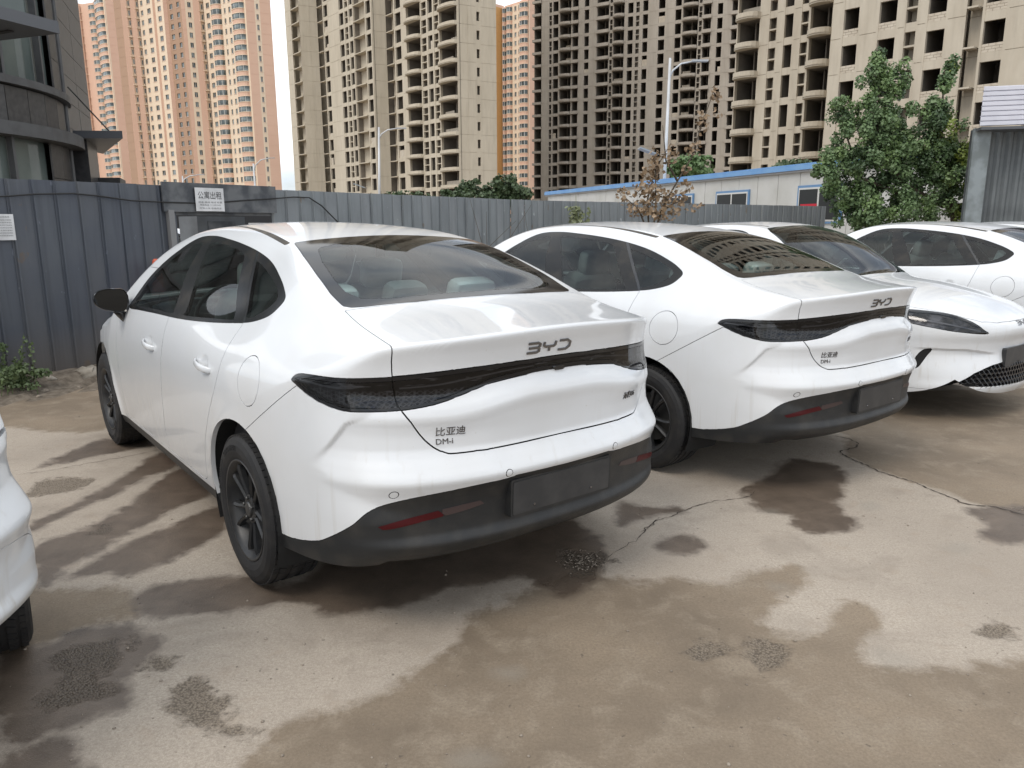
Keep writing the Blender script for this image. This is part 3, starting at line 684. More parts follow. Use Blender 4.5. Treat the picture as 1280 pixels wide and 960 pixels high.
def add_wheel(parent,x,side,steer=0,spin=0.):
    w_=empty('wheel',(x,side*.905,.335),(0 if side>0 else math.pi)+steer,parent)
    if not WHEELM:
        for k,(mb,m) in wheel_meshes().items(): o=mb.build(k,m,None,smooth=(k!='tyre'));WHEELM[k]=o.data;bpy.data.objects.remove(o)
        o=spokes().build('spokes',RIMM);WHEELM['spokes']=o.data;bpy.data.objects.remove(o)
        o=hubcap().build('hub_cap',HUBM);WHEELM['hub_cap']=o.data;bpy.data.objects.remove(o)
        o=MB().lathe([(.06,-.085),(.155,-.085),(.155,-.105),(.06,-.105)],40,lambda r,a,h:(r*math.cos(a),h,r*math.sin(a))).build('brake_disc',HUBM);WHEELM['brake_disc']=o.data;bpy.data.objects.remove(o)
        # raised lettering on the sidewall
        V,F=textmesh('HARMONIC   HARMONIC',.034); V=V-[(V[:,0].min()+V[:,0].max())/2,0]
        def mp_(a,b,h):
            r=.266+b; an=math.radians(68)-a/.275; return np.column_stack([r*np.cos(an),.0095+h-.0*b,r*np.sin(an)])
        o=thick(V*1.0,F,mp_,RUB,'sidewall_lettering',None,.0022); WHEELM['sidewall_lettering']=o.data; bpy.data.objects.remove(o)
    for k,me in WHEELM.items():
        o=bpy.data.objects.new(k,me); C.objects.link(o); o.parent=w_; o.rotation_euler=(0,spin,0)
    return w_
def add_mirror(root,s):
    """door mirror, s=+1 left"""
    mb=MB(); n=20;rings=[]
    # housing: egg with flat rear face; x forward
    for fx,sc in ((-.0,1.0),(.012,1.03),(.05,1.0),(.085,.86),(.11,.6),(.122,.25)):
        ring=[]
        for k in range(n):
            a=2*math.pi*k/n; yy=math.copysign(abs(math.cos(a))**(.8 if math.cos(a)>0 else .45),math.cos(a)); zz=math.copysign(abs(math.sin(a))**.8,math.sin(a))
            wy=.092; hz=.068*(1-.16*yy)
            ring.append((1.935+fx+.02*yy,s*(.972+wy*yy*sc),1.108+hz*zz*sc+.008*yy))
        rings.append(ring)
    V=[p for r in rings for p in r];F=[(i*n+j,i*n+(j+1)%n,(i+1)*n+(j+1)%n,(i+1)*n+j) for i in range(5) for j in range(n)]+[tuple(range(5*n,6*n))]
    if s<0:F=[f[::-1] for f in F]
    mb.add(V,F)
    # rim lip and dished face
    b=[(p[0]+.012,1.0*p[1]*.0+s*(.972)+(p[1]-s*.972)*.93,1.108+(p[2]-1.108)*.93) for p in rings[0]]
    V=rings[0]+b;F=[(j,j+n,(j+1)%n+n,(j+1)%n) for j in range(n)]
    if s<0:F=[f[::-1] for f in F]
    mb.add(V,F)
    h=mb.build('door_mirror',GBLK,root,smooth=True)
    g=MB().add(b,[tuple(range(n-1,-1,-1)) if s>0 else tuple(range(n))]).build('mirror_glass',MIRR,h)
    st=MB(); P=[(1.985,s*.945,1.05),(2.00,s*.915,1.015),(2.01,s*.885,.985)]
    st.tube(P,[.026,.03,.034],8); st.build('mirror_arm',GBLK,h,smooth=True)
def handle(parent,xc,zc,s):
    y0=float(side_pt(np.array([xc]),np.array([zc]))[0,1]); g=grad(np.array([[xc,y0,zc]]))[0]
    L_=.105;rows=[]
    for t,out,hz,dy in ((-1,.004,.010,.010),(-.93,.022,.014,.014),(-.6,.034,.0165,.014),(0,.038,.0175,.014),(.6,.034,.0165,.014),(.9,.026,.015,.014),(1,.006,.012,.010)):
        c=np.array([xc+t*L_,y0-.005*t*t+0*g[1],zc+.010*t*1.0])+np.array([0,out,0]); rows.append([(c[0],s*(c[1]+dy*math.cos(a)*.5),c[2]+hz*math.sin(a)) for a in np.linspace(0,2*math.pi,11)[:-1]])
    n=10;V=[p for r in rows for p in r];F=[(i*n+j,i*n+(j+1)%n,(i+1)*n+(j+1)%n,(i+1)*n+j) for i in range(len(rows)-1) for j in range(n)]+[tuple(range(n-1,-1,-1)),tuple(range((len(rows)-1)*n,len(rows)*n))]
    if s>0:F=[f[::-1] for f in F]
    return MB().add(V,F).build('door_handle',PAINT,parent,smooth=True)
def build_car(mark='full'):
    V,T,reg=build_skin()
    root=empty('parked_car')
    def get(r,**k): return piece(V,T[reg==r],**k)
    body=mk('body_shell',*both(*get('body_shell',gap=.0012))[:2],PAINT,root,normals=both(*get('body_shell',gap=.0012))[2])
    def full(r,name,m,par=root,**k):
        P,TT,N=both(*get(r,**k)); return mk(name,P,TT,m,par,normals=N)
    def pair(r,name,m,par,**k):
        out=[]
        P,TT,N=get(r,**k)
        for i,(a,b,c) in enumerate(((P,TT,N),mir(P,TT,N))):
            out.append(mk(name,a,b,m,par[i] if isinstance(par,list) else par,normals=c))
        return out
    rb=full('rear_bumper','rear_bumper',PAINT); 
    lid=full('trunk_lid','trunk_lid',PAINT,gap=.0032)
    val=full('lower_valance','lower_bumper',PLAS,rb,gap=.0005)
    full('side_skirt','side_skirt',PLAS,gap=0) if False else pair('side_skirt','side_skirt',PLAS,root,gap=0)
    fd=mk('fuel_door',*get('fuel_door')[:2],PAINT,root,normals=get('fuel_door')[2])
    P,TT,N=mir(*get('fuel_door',gap=.0001)); mk('charging_door',P,TT,PAINT,root,normals=N)
    RD=pair('rear_door','rear_door',PAINT,root); FD=pair('front_door','front_door',PAINT,root)
    pair('window_trim','window_trim',TRIMB,root,gap=.0003); pair('window_divider','window_divider',GBLK,root,gap=.0006)
    pair('front_door_glass','front_window_glass',GLS,FD,gap=0,flange=0); pair('rear_door_glass','rear_window_glass',GLS,RD,gap=0,flange=0)
    pair('quarter_glass','quarter_window_glass',GLS,root,gap=0,flange=0)
    full('windscreen','windscreen',GLS,gap=0,flange=0); fr=full('rear_window_frit','rear_window_border',FRIT,gap=.0012)
    full('rear_window','rear_window',GLS2,root,gap=0,flange=0)
    full('hood','hood',PAINT); fb=full('front_bumper','front_bumper',PAINT); full('front_lip','front_lip',PAINT,fb,gap=.0005)
    pair('roof_strip','roof_strip',SEAL,root,gap=.0003,flange=.01)
    # lamps: smoked lens over a recessed core
    def core(r,name,par,m,depth,two=True):
        P,TT,N=piece(V,T[reg==r],gap=.004,flange=0); P=P-N*depth
        if two:
            for i,(a,b,c) in enumerate(((P,TT,N),mir(P,TT,N))): mk(name,a,b,m,par[i],normals=c)
        else:
            a,b,c=both(P,TT,N); mk(name,a,b,m,par,normals=c)
    TL=pair('tail_lamp','tail_lamp',SMK,root,gap=.001,flange=.0); core('tail_lamp','lamp_reflector',TL,CORE,.022)
    LBR=full('light_bar','light_bar',SMK,lid,gap=.001,flange=.0); core('light_bar','lamp_reflector',LBR,CORE,.022,False)
    HLm=pair('head_lamp','head_lamp',GLS3,root,gap=.001,flange=0); core('head_lamp','lamp_reflector',HLm,mat('headlamp_core',(.03,.03,.035),.25,metal=.6,noise=(9,.5,.62,(.5,.5,.52))),.03)
    P_,T_i,N_=get('lamp_rim',gap=.0008)
    for i_,(a_,b_,c_) in enumerate(((P_,T_i,N_),mir(P_,T_i,N_))): mk('lamp_border',a_,b_,FRIT,TL[i_],normals=c_)
    full('bar_rim','lamp_border',FRIT,LBR,gap=.0008)
    # bright strips of the rear lamps
    def strip(pts,w,name,par,m,off,mode='rear',s=1):
        v,f=stroke(spline(pts,5,False),w); P=(rear_pt(np.abs(v[:,0]),v[:,1],off) if mode=='rear' else solve_axis(np.column_stack([np.zeros(len(v)),np.abs(v[:,0]),v[:,1]]),0,4.,2.6)-0); 
        if mode!='rear': P=P+grad(P)*off
        P[:,1]=np.copysign(P[:,1],s*np.where(v[:,0]==0,1,v[:,0])); return mk(name,P,f,m,par,smooth=True)
    for i,s in ((0,1),(1,-1)):
        strip([(.852,.995),(.80,.985),(.75,.988)],.007,'light_guide',TL[i],PALE,-.008,s=s)
        strip([(.62,.985),(.50,.992),(.38,1.008),(.25,1.022),(.12,1.028)],.006,'light_guide',LBR,PALE,-.003,s=s)
    # headlamp light blade
    for i,s in ((0,1),(1,-1)):
        strip([(.53,.727),(.62,.752),(.72,.787),(.82,.822)],.012,'light_guide',HLm[i],PALE,-.012,mode='front',s=s)
    # camera under the bar
    cm=decal(rr(-.03,.03,1.000,1.016,.006),'rear',.008); cm=mk('reversing_camera',cm[0],cm[1],GBLK,lid,normals=cm[2])
    # plate recess with its raised border
    mb=MB(); pz=lambda u,v,h:(-1.063+h*.04+.035*(.615-v),u,v)
    mb.prism([tuple(q) for q in rr(-.262,.262,.466,.616,.010)],pz); pr=mb.build('plate_holder',PLAS,rb)
    mb=MB(); mb.prism([tuple(q) for q in rr(-.252,.252,.476,.606,.006)],lambda u,v,h:(-1.0655+h*.01+.035*(.615-v),u,v)); mb.build('number_plate_panel',PLATE,pr)
    for y in (-.15,.15):
        MB().lathe([(.006,0),(.005,-.003),(.0005,-.003)],8,lambda r,a,h:(-1.0615+h,y+r*math.cos(a),.50+r*math.sin(a))).build('plate_screw',CHR,pr)
    for s in (1,-1):
        pol=spline([(.742,.486),(.70,.503),(.62,.521),(.525,.538)],5,False); low=spline([(.505,.514),(.58,.503),(.68,.486),(.742,.481)],5,False)
        pol=np.vstack([pol,low]); P,TT,N=decal(pol,'rear',.003); 
        if s<0: P,TT,N=mir(P,TT,N)
        o=mk('red_reflector',P,TT,REDL,rb,normals=N)
        pol=np.array([(.527,.5385),(.44,.548),(.36,.553),(.345,.548),(.352,.538),(.42,.525),(.502,.5145)]); P,TT,N=decal(pol,'rear',.003)
        if s<0: P,TT,N=mir(P,TT,N)
        mk('clear_reflector',P,TT,CLRL,rb,normals=N)
        for y,z_ in ((.277,.652),(.678,.616)):
            P,TT,N=decal(circle(y,z_,.0155,18),'rear',.0003,.006,fl=.001)
            if s<0: P,TT,N=mir(P,TT,N)
            sr=mk('sensor_ring',P,TT,GBLK,rb,normals=N)
            P,TT,N=decal(circle(y,z_,.0128,18),'rear',.0012,.006,fl=.001)
            if s<0: P,TT,N=mir(P,TT,N)
            mk('parking_sensor',P,TT,PAINT,sr,normals=N)
    # writing on the lid
    def rmap(cy,cz,off=0):
        return lambda a,b,h:(lambda P:P+grad(P)*(h+off))(rear_pt(cy-a,cz+b))
    lg=logo(lid,rmap(.062,1.100),.205,.037,'maker_badge',CHR,.0085)
    def letters(txt,cy,cz,hgt,sp,name,m=CHR):
        v,f=textmesh(txt,hgt); v=v-v.min(0); v=v*[sp,1]
        v=v-[v[:,0].max()/2,v[:,1].max()/2]; return thick(v,f,rmap(cy,cz),m,name,lid,.0025)
    letters('比亚迪',.470,.827,.036,1.0,'maker_lettering'); letters('DM-i',.492,.790,.030,1.0,'drive_lettering'); letters('海豹06',-.435,.836,.034,1.,'model_lettering')
    # front mark
    fm=lambda a,b,h:(lambda P:P+grad(P)*h)(solve_axis(np.column_stack([0*a,a,.765+b*.8]),0,4.,3.2))
    logo([o for o in root.children if o.name.startswith('hood')][0],lambda a,b,h:fm(a,b,h),.20,.036,'maker_badge',CHR,.0085)
    for s in (1,-1):
        handle(RD[0 if s>0 else 1],.400,.918,s); handle(FD[0 if s>0 else 1],1.345,.903,s); add_mirror(root,s)
    # grille, vents
    P,TT,N=both(*get('grille',gap=0,flange=.03)); P=P-N*.02; g=mk('grille',P,TT,UNDER,fb,normals=N)
    pair('air_vent','air_vent',UNDER,fb,gap=0,flange=.02)
    mb=MB(); pw=.046
    for i in range(-17,18):
        for j in range(0,8):
            cy=i*pw; cz=.30+j*.034; cy+= (pw/2 if j%2 else 0)
            if sdf(GRL,np.array([abs(cy)]),np.array([cz]))[0]>-.008: continue
            if abs(cy)<.27 and cz>.44: continue
            pts=[(cy+pw*.52*math.cos(t),cz+.022*math.sin(t)) for t in np.linspace(math.pi/6,2*math.pi+math.pi/6,7)[:-1]]
            q=np.array(pts);Pq=solve_axis(np.column_stack([0*q[:,0],np.abs(q[:,0]),q[:,1]]),0,4.,2.9);Pq[:,1]=q[:,0]
            q2=(q-[cy,cz])*.78+[cy,cz]; Pi=Pq.copy();Pi[:,1]=q2[:,0];Pi[:,2]=q2[:,1]
            Pb=Pi-[.022,0,0]; V_=[tuple(p) for p in np.vstack([Pq,Pi,Pb])]
            mb.add(V_,[(k,(k+1)%6,6+(k+1)%6,6+k) for k in range(6)]+[(6+k,6+(k+1)%6,12+(k+1)%6,12+k) for k in range(6)])
    o=mb.build('grille_mesh',GBLK,fb); o['kind']='stuff'
    MB().prism([tuple(q) for q in rr(-.255,.255,.425,.575,.012)],lambda u,v,h:(3.700-h*.05,u,v)).build('number_plate_panel',PLATE,fb)
    # wheels
    for x in (0,2.79):
        for s in (1,-1): add_wheel(root,x,s,steer=(.0),spin=.4+x)
    # wheel housings and floor
    mb=MB()
    for x in (TYC[0],2.79):
        for s in (1,-1):
            n=20; A=[math.radians(-25+230*i/n) for i in range(n+1)]; V_=[];
            for a in A:
                for yy,r in ((.90,.392),(.62,.405),(.58,.36)): V_.append((x+r*math.cos(a),s*yy,TYC[1]+r*math.sin(a)))
            F=[(i*3+j,i*3+j+1,(i+1)*3+j+1,(i+1)*3+j) for i in range(n) for j in range(2)]; F.append(tuple(i*3+2 for i in range(n+1))); mb.add(V_,F)
    mb.box((1.4,0,.24),(3.3,1.55,.06)); mb.box((-.50,0,.40),(.72,1.1,.10)); mb.box((3.05,0,.30),(.6,1.15,.1))
    mb.box((-.78,.0,.42),(.18,1.1,.07)); mb.tube([(0,-.75,.33),(0,.75,.33)],.045,8); mb.tube([(2.79,-.75,.33),(2.79,.75,.33)],.045,8)
    mb.build('underbody',UNDER,root)
    # cabin
    mb=MB(); mb.box((1.2,0,.50),(2.6,1.5,.04)); mb.box((-.02,0,1.08),(.72,1.18,.03)); mb.box((1.2,.80,.72),(2.2,.03,.56)); mb.box((1.2,-.80,.72),(2.2,.03,.56)); mb.box((.30,0,.80),(.05,1.3,.55))
    cab=mb.build('cabin_lining',INT1,root)
    # headliner follows the roof from inside
    xs=np.linspace(.30,1.6,14);ys=np.linspace(-.46,.46,9);a,b=np.meshgrid(xs,ys,indexing='ij');a=a.ravel();b=b.ravel()
    P=np.column_stack([a,b,Tf(a,np.abs(b))-.045]); F=[(i*9+j,i*9+j+1,(i+1)*9+j+1,(i+1)*9+j) for i in range(13) for j in range(8)]
    mk('headliner',P,F,HEAD,cab,smooth=True)
    mb=MB(); mb.add(*(lambda q:(q.V,q.F))(soft_box((2.02,0,.96),(.55,1.45,.22)))); mb.box((1.92,.38,1.06),(.16,.42,.06)); mb.build('dashboard',INT1,cab,smooth=True)
    mb=MB(); pts=[(1.66-.10*math.sin(t),.38+.185*math.cos(t),1.02+.165*math.sin(t)) for t in np.linspace(0,2*math.pi,25)[:-1]]
    mb.tube(pts,.014,6,closed=True); mb.box((1.70,.38,1.0),(.05,.14,.10)); mb.tube([(1.66,.21,1.01),(1.69,.38,1.0),(1.66,.55,1.01)],.014,6); mb.build('steering_wheel',INT1,cab,smooth=True)
    for s in (1,-1):
        q=soft_box((1.14,s*.37,.90),(.17,.50,.62),ry=-.28); q2=soft_box((1.38,s*.37,.62),(.52,.5,.18)); q.add(q2.V,q2.F); st=q.build('front_seat',INT2,root,smooth=True)
        soft_box((1.03,s*.37,1.26),(.10,.27,.19),ry=-.2).build('headrest',WRAP if s<0 else INT2,st,smooth=True)
    q=soft_box((.28,0,.86),(.2,1.25,.62),ry=-.35); q2=soft_box((.55,0,.60),(.5,1.25,.2)); q.add(q2.V,q2.F); bch=q.build('rear_bench',INT2,root,smooth=True)
    for y in (.40,0,-.40): soft_box((.12,y,1.19),(.11,.27 if y else .22,.17),ry=-.3).build('headrest',WRAP if y else INT2,bch,smooth=True)
    soft_box((-.16,.33,1.105),(.24,.34,.035)).build('plastic_sheet',WRAP,bch,smooth=True); soft_box((-.20,-.10,1.105),(.2,.3,.03)).build('plastic_sheet',WRAP,bch,smooth=True)
    return root
def copy_tree(o,parent=None):
    c=o.copy(); C.objects.link(c); c.parent=parent
    for ch in list(o.children): copy_tree(ch,c)
    return c
# measured layout, metres
T2 = [(-48.61,176.0,-46.81,173.74,'wall'),(-46.81,173.74,-44.03,170.23,'ledge'),(-44.03,170.23,-40.73,171.84,'wall'),(-40.73,171.84,-39.09,169.79,'ledge'),(-39.09,169.79,-37.49,167.78,'win'),(-37.49,167.78,-35.93,165.82,'wall'),(-35.93,165.82,-34.71,164.28,'wall'),(-34.71,164.28,-33.1,162.25,'win'),(-33.1,162.25,-32.05,160.92,'lad'),(-32.05,160.92,-30.78,159.33,'win'),(-30.78,159.33,-27.83,155.63,'ledge'),(-27.83,155.63,-26.23,153.6,'win'),(-26.23,153.6,-23.71,154.83,'wall'),(-23.71,154.83,-21.92,152.58,'ledge'),(-21.92,152.58,-20.09,150.27,'win'),(-20.09,150.27,-19.22,149.17,'wall'),(-19.22,149.17,-16.08,145.22,'balc'),(-16.08,145.22,-14.81,143.63,'lad'),(-14.81,143.63,-13.53,142.02,'win'),(-13.53,142.02,-12.41,140.61,'lad'),(-12.41,140.61,-8.93,136.23,'balc'),(-8.93,136.23,-6.0,137.66,'wall'),(-6.0,137.66,-5.09,138.1,'slit'),(-5.09,138.1,-2.5,139.37,'wall')]
T3 = [(5.81,202.0,7.59,200.94,'bslab'),(7.59,200.94,9.36,199.9,'wall'),(9.36,199.9,10.12,199.45,'lad'),(10.12,199.45,11.85,198.41,'win'),(11.85,198.41,14.71,196.72,'balc'),(14.71,196.72,16.41,195.72,'bal2'),(16.41,195.72,17.41,195.12,'wall'),(17.41,195.12,18.86,194.26,'win'),(18.86,194.26,20.29,193.41,'wall'),(20.29,193.41,23.22,191.67,'bal2'),(23.22,191.67,23.97,191.23,'lad'),(23.97,191.23,26.52,189.72,'balc'),(26.52,189.72,26.94,189.47,'wall'),(26.94,189.47,28.51,188.53,'win'),(28.51,188.53,28.77,188.38,'wall'),(28.77,188.38,29.71,187.83,'lad'),(29.71,187.83,30.12,187.58,'wall'),(30.12,187.58,31.61,186.7,'win'),(31.61,186.7,33.33,185.68,'wall'),(33.33,185.68,35.14,184.6,'win'),(35.14,184.6,36.73,183.66,'wall'),(36.73,183.66,38.4,182.67,'win'),(38.4,182.67,41.6,180.78,'balc'),(41.6,180.78,42.36,180.32,'lad'),(42.36,180.32,44.16,179.26,'bal2'),(44.16,179.26,45.01,178.75,'wall'),(45.01,178.75,46.4,177.93,'win'),(46.4,177.93,47.79,177.1,'wall'),(47.79,177.1,50.79,175.32,'bal2'),(50.79,175.32,51.69,174.79,'lad')]
T4A = [(24.57,88.5,26.48,86.4,'balc'),(26.48,86.4,27.11,85.7,'wall'),(27.11,85.7,27.8,84.94,'lad'),(27.8,84.94,28.2,84.5,'wall'),(28.2,84.5,29.09,83.53,'win'),(29.09,83.53,29.5,83.07,'wall'),(29.5,83.07,30.15,82.36,'lad'),(30.15,82.36,31.81,80.53,'balc'),(31.81,80.53,32.19,80.1,'wall')]
T4B = [(28.18,71.5,28.76,70.85,'wall'),(28.76,70.85,29.86,69.65,'winb'),(29.86,69.65,30.78,68.63,'wall'),(30.78,68.63,31.98,67.31,'winb'),(31.98,67.31,32.29,66.97,'wall'),(32.29,66.97,33.02,66.17,'lad'),(33.02,66.17,33.39,65.75,'wall'),(33.39,65.75,34.54,64.49,'winb'),(34.54,64.49,35.41,63.53,'wall'),(35.41,63.53,36.18,62.69,'ac'),(36.18,62.69,37.4,61.34,'winb'),(37.4,61.34,38.47,60.16,'wall'),(38.47,60.16,39.33,59.22,'lad'),(39.33,59.22,40.49,57.94,'winb'),(40.49,57.94,41.29,57.06,'wall')]
PINKL = [(-182.52,340.0,-181.84,340.62,'pwall'),(-181.84,340.62,-179.07,343.13,'pled'),(-179.07,343.13,-177.33,344.72,'pled'),(-177.33,344.72,-171.88,338.72,'pbay'),(-171.88,338.72,-162.97,328.9,'pbay'),(-162.97,328.9,-160.46,331.18,'pwall')]
PINKM = [(-128.88,266.0,-125.28,263.3,'pdark'),(-125.28,263.3,-122.98,264.7,'pled'),(-122.98,264.7,-120.81,266.03,'pled'),(-120.81,266.03,-118.02,263.93,'pwin'),(-118.02,263.93,-114.11,261.0,'pwin'),(-114.11,261.0,-113.49,261.38,'pwall'),(-113.49,261.38,-109.67,258.51,'pwin'),(-109.67,258.51,-108.65,259.14,'pwall'),(-108.65,259.14,-105.29,256.62,'pdwin'),(-105.29,256.62,-102.36,254.42,'pdwin'),(-102.36,254.42,-101.34,255.05,'pwall'),(-101.34,255.05,-99.39,256.24,'pwin'),(-99.39,256.24,-96.69,257.89,'pled'),(-96.69,257.89,-93.33,255.37,'pwin'),(-93.33,255.37,-88.66,251.87,'pbay'),(-88.66,251.87,-86.88,250.54,'pwin'),(-86.88,250.54,-84.79,248.96,'pwin'),(-84.79,248.96,-79.22,244.79,'pbay'),(-79.22,244.79,-76.97,246.17,'pwall'),(-76.97,246.17,-75.68,246.96,'pwin'),(-75.68,246.96,-72.91,248.65,'pwall')]
PINKR = [(-5.78,300.0,-3.47,302.1,'orange'),(-3.47,302.1,-2.54,302.95,'orange'),(-2.54,302.95,-1.35,301.64,'pbay'),(-1.35,301.64,0.84,299.24,'pbay'),(0.84,299.24,2.53,297.37,'pwin'),(2.53,297.37,3.29,296.53,'pwin'),(3.29,296.53,6.52,292.97,'pbay'),(6.52,292.97,10.61,296.69,'pwall'),(10.61,296.69,13.02,298.87,'pwall')]
STAINS= {'wet_and_shade':[[(-3.1,4.73),(-3.11,4.97),(-3.08,5.29),(-3.0,5.47),(-2.59,5.26),(-2.72,5.14),(-2.93,4.88)],[(-2.55,3.79),(-2.52,4.08),(-2.46,4.47),(-2.45,5.07),(-2.2,4.83),(-2.29,4.52),(-2.33,4.21),(-2.42,3.97),(-2.5,3.71)],[(-2.34,3.48),(-2.23,3.75),(-2.18,4.09),(-2.15,4.74),(-1.76,4.3),(-1.86,4.07),(-1.95,3.67),(-2.01,3.42),(-2.05,3.25),(-2.03,3.08),(-2.11,3.1)],[(-1.91,3.57),(-1.84,3.72),(-1.62,4.01),(-1.48,3.72),(-1.6,3.41),(-1.72,3.18),(-1.87,3.21),(-1.98,3.13),(-1.98,3.29)],[(-1.63,3.01),(-1.43,3.13),(-1.21,3.17),(-1.08,3.09),(-0.57,3.12),(-0.54,2.93),(-0.68,2.82),(-0.93,2.92),(-1.09,2.84),(-1.31,2.82),(-1.44,2.79),(-1.55,2.87)],[(-1.91,2.56),(-1.76,2.62),(-1.71,2.71),(-1.53,2.74),(-1.36,2.67),(-1.3,2.57),(-1.32,2.47),(-1.35,2.36),(-1.29,2.3),(-1.27,2.2),(-1.38,2.12),(-1.43,2.1),(-1.47,2.07),(-1.58,2.06)],[(-1.53,1.98),(-1.49,2.03),(-1.41,2.07),(-1.33,2.03),(-1.25,1.93),(-1.23,1.87),(-1.46,1.87)],[(-0.91,3.24),(-0.82,2.87),(-0.66,2.82),(-0.58,2.92),(-0.46,2.89),(-0.29,3.05),(-0.16,3.03),(-0.0,3.13),(0.06,3.13),(0.2,2.96),(0.34,3.05),(0.45,3.35),(0.4,3.68),(0.1,3.93),(-0.53,3.69)],[(1.38,4.25),(1.59,4.52),(1.84,4.85),(2.1,4.77),(2.1,4.55),(1.87,4.09),(1.78,3.72),(1.59,3.63),(1.47,3.67),(1.5,3.88),(1.36,3.92)],[(0.73,3.5),(0.8,3.61),(0.88,3.63),(0.96,3.54),(0.95,3.47),(0.86,3.4),(0.76,3.41)],[(2.54,3.97),(2.86,4.0),(2.98,4.03),(2.7,3.61),(2.43,3.48),(2.35,3.56),(2.47,3.71)],[(0.6,4.11),(0.72,4.02),(0.92,3.99),(0.95,3.92),(0.81,3.86),(0.68,3.8),(0.55,3.73)]],'damp':[[(-0.79,1.87),(-0.79,1.96),(-0.75,2.05),(-0.7,2.12),(-0.6,2.2),(-0.44,2.3),(-0.33,2.44),(-0.21,2.59),(-0.19,2.7),(-0.16,2.81),(-0.06,2.88),(0.1,3.08),(0.39,3.23),(0.45,3.11),(0.89,3.1),(1.07,3.17),(1.27,3.26),(1.33,3.25),(1.34,3.19),(1.26,3.05),(1.1,2.9),(0.99,2.75),(1.06,2.66),(1.18,2.69),(1.34,2.86),(1.45,2.91),(1.47,2.81),(1.41,2.67),(1.29,2.54),(1.26,2.44),(1.41,2.39),(1.63,2.44),(1.85,2.48),(2.23,2.53),(1.6,1.72),(-0.05,1.73),(-0.35,1.73)],[(3.29,6.85),(2.45,5.38),(2.29,4.78),(2.41,4.52),(2.51,4.28),(2.59,4.05),(2.79,3.91),(3.19,3.76),(3.75,3.96),(6.24,6.8)],[(-6.6,7.83),(-5.05,5.91),(-4.04,5.78),(-3.48,5.61),(-3.17,5.68),(-3.35,6.41),(-4.16,7.78)],[(-2.16,3.1),(-2.02,3.06),(-1.64,3.02),(-1.52,2.82),(-1.71,2.71),(-1.75,2.6),(-1.96,2.54),(-2.33,3.1)]],'agg':[[(-1.66,2.53),(-1.6,2.59),(-1.52,2.63),(-1.43,2.47),(-1.46,2.4),(-1.38,2.28),(-1.46,2.27),(-1.53,2.24),(-1.55,2.35),(-1.55,2.44)],[(-1.16,2.3),(-1.1,2.4),(-1.01,2.3),(-0.92,2.22),(-0.87,2.12),(-0.83,2.08),(-0.95,2.08),(-1.06,2.16),(-1.11,2.22)],[(-1.49,2.63),(-1.46,2.68),(-1.41,2.63),(-1.41,2.55),(-1.45,2.57)],[(-1.34,2.49),(-1.31,2.55),(-1.22,2.49),(-1.23,2.42),(-1.3,2.42)],[(-2.88,4.25),(-2.9,4.53),(-2.64,4.52),(-2.61,4.31),(-2.78,4.22)],[(-2.17,3.67),(-2.16,3.76),(-2.08,3.72),(-2.07,3.64)],[(0.21,3.41),(0.32,3.44),(0.44,3.35),(0.43,3.26),(0.32,3.18),(0.25,3.26)],[(0.86,2.54),(0.94,2.61),(1.0,2.59),(1.02,2.5),(0.93,2.42),(0.86,2.41)],[(0.68,2.55),(0.74,2.6),(0.75,2.52),(0.69,2.48)],[(1.83,2.68),(1.91,2.72),(1.94,2.69),(1.92,2.64),(1.85,2.62),(1.81,2.64)]],'pale':[[(1.32,2.54),(1.38,2.58),(1.43,2.51),(1.44,2.46),(1.36,2.44),(1.31,2.48)],[(1.95,4.04),(2.05,4.06),(2.04,3.98),(1.95,3.94)],[(2.11,3.48),(2.23,3.51),(2.24,3.42),(2.12,3.36),(2.08,3.4)],[(1.38,3.97),(1.47,3.96),(1.42,3.87),(1.37,3.9)],[(1.13,3.08),(1.21,3.06),(1.17,3.0),(1.12,3.02)],[(-0.14,2.01),(-0.08,2.0),(-0.04,1.97),(-0.07,1.93),(-0.2,1.93)],[(-0.05,2.42),(0.02,2.42),(0.01,2.38),(-0.05,2.39)]]}  # first list: wet streaks, plus one patch painting the shade under the nearest car
CRACKS=[[(2.37,5.43),(2.45,5.36),(2.46,5.21),(2.37,5.1),(2.27,5.03),(2.27,4.91),(2.29,4.78),(2.34,4.63),(2.4,4.51),(2.47,4.39),(2.5,4.27),(2.53,4.14),(2.57,4.03),(2.68,4.0),(2.77,3.87),(2.9,3.76)],[(0.65,3.64),(0.75,3.77),(0.87,3.88),(0.98,3.99),(1.15,4.09),(1.33,4.15),(1.43,4.25)],[(0.45,3.35),(0.6,3.54),(0.7,3.72),(0.8,3.84)],[(-3.14,4.6),(-2.95,4.7),(-2.83,4.84),(-2.64,4.98),(-2.48,5.14)]]
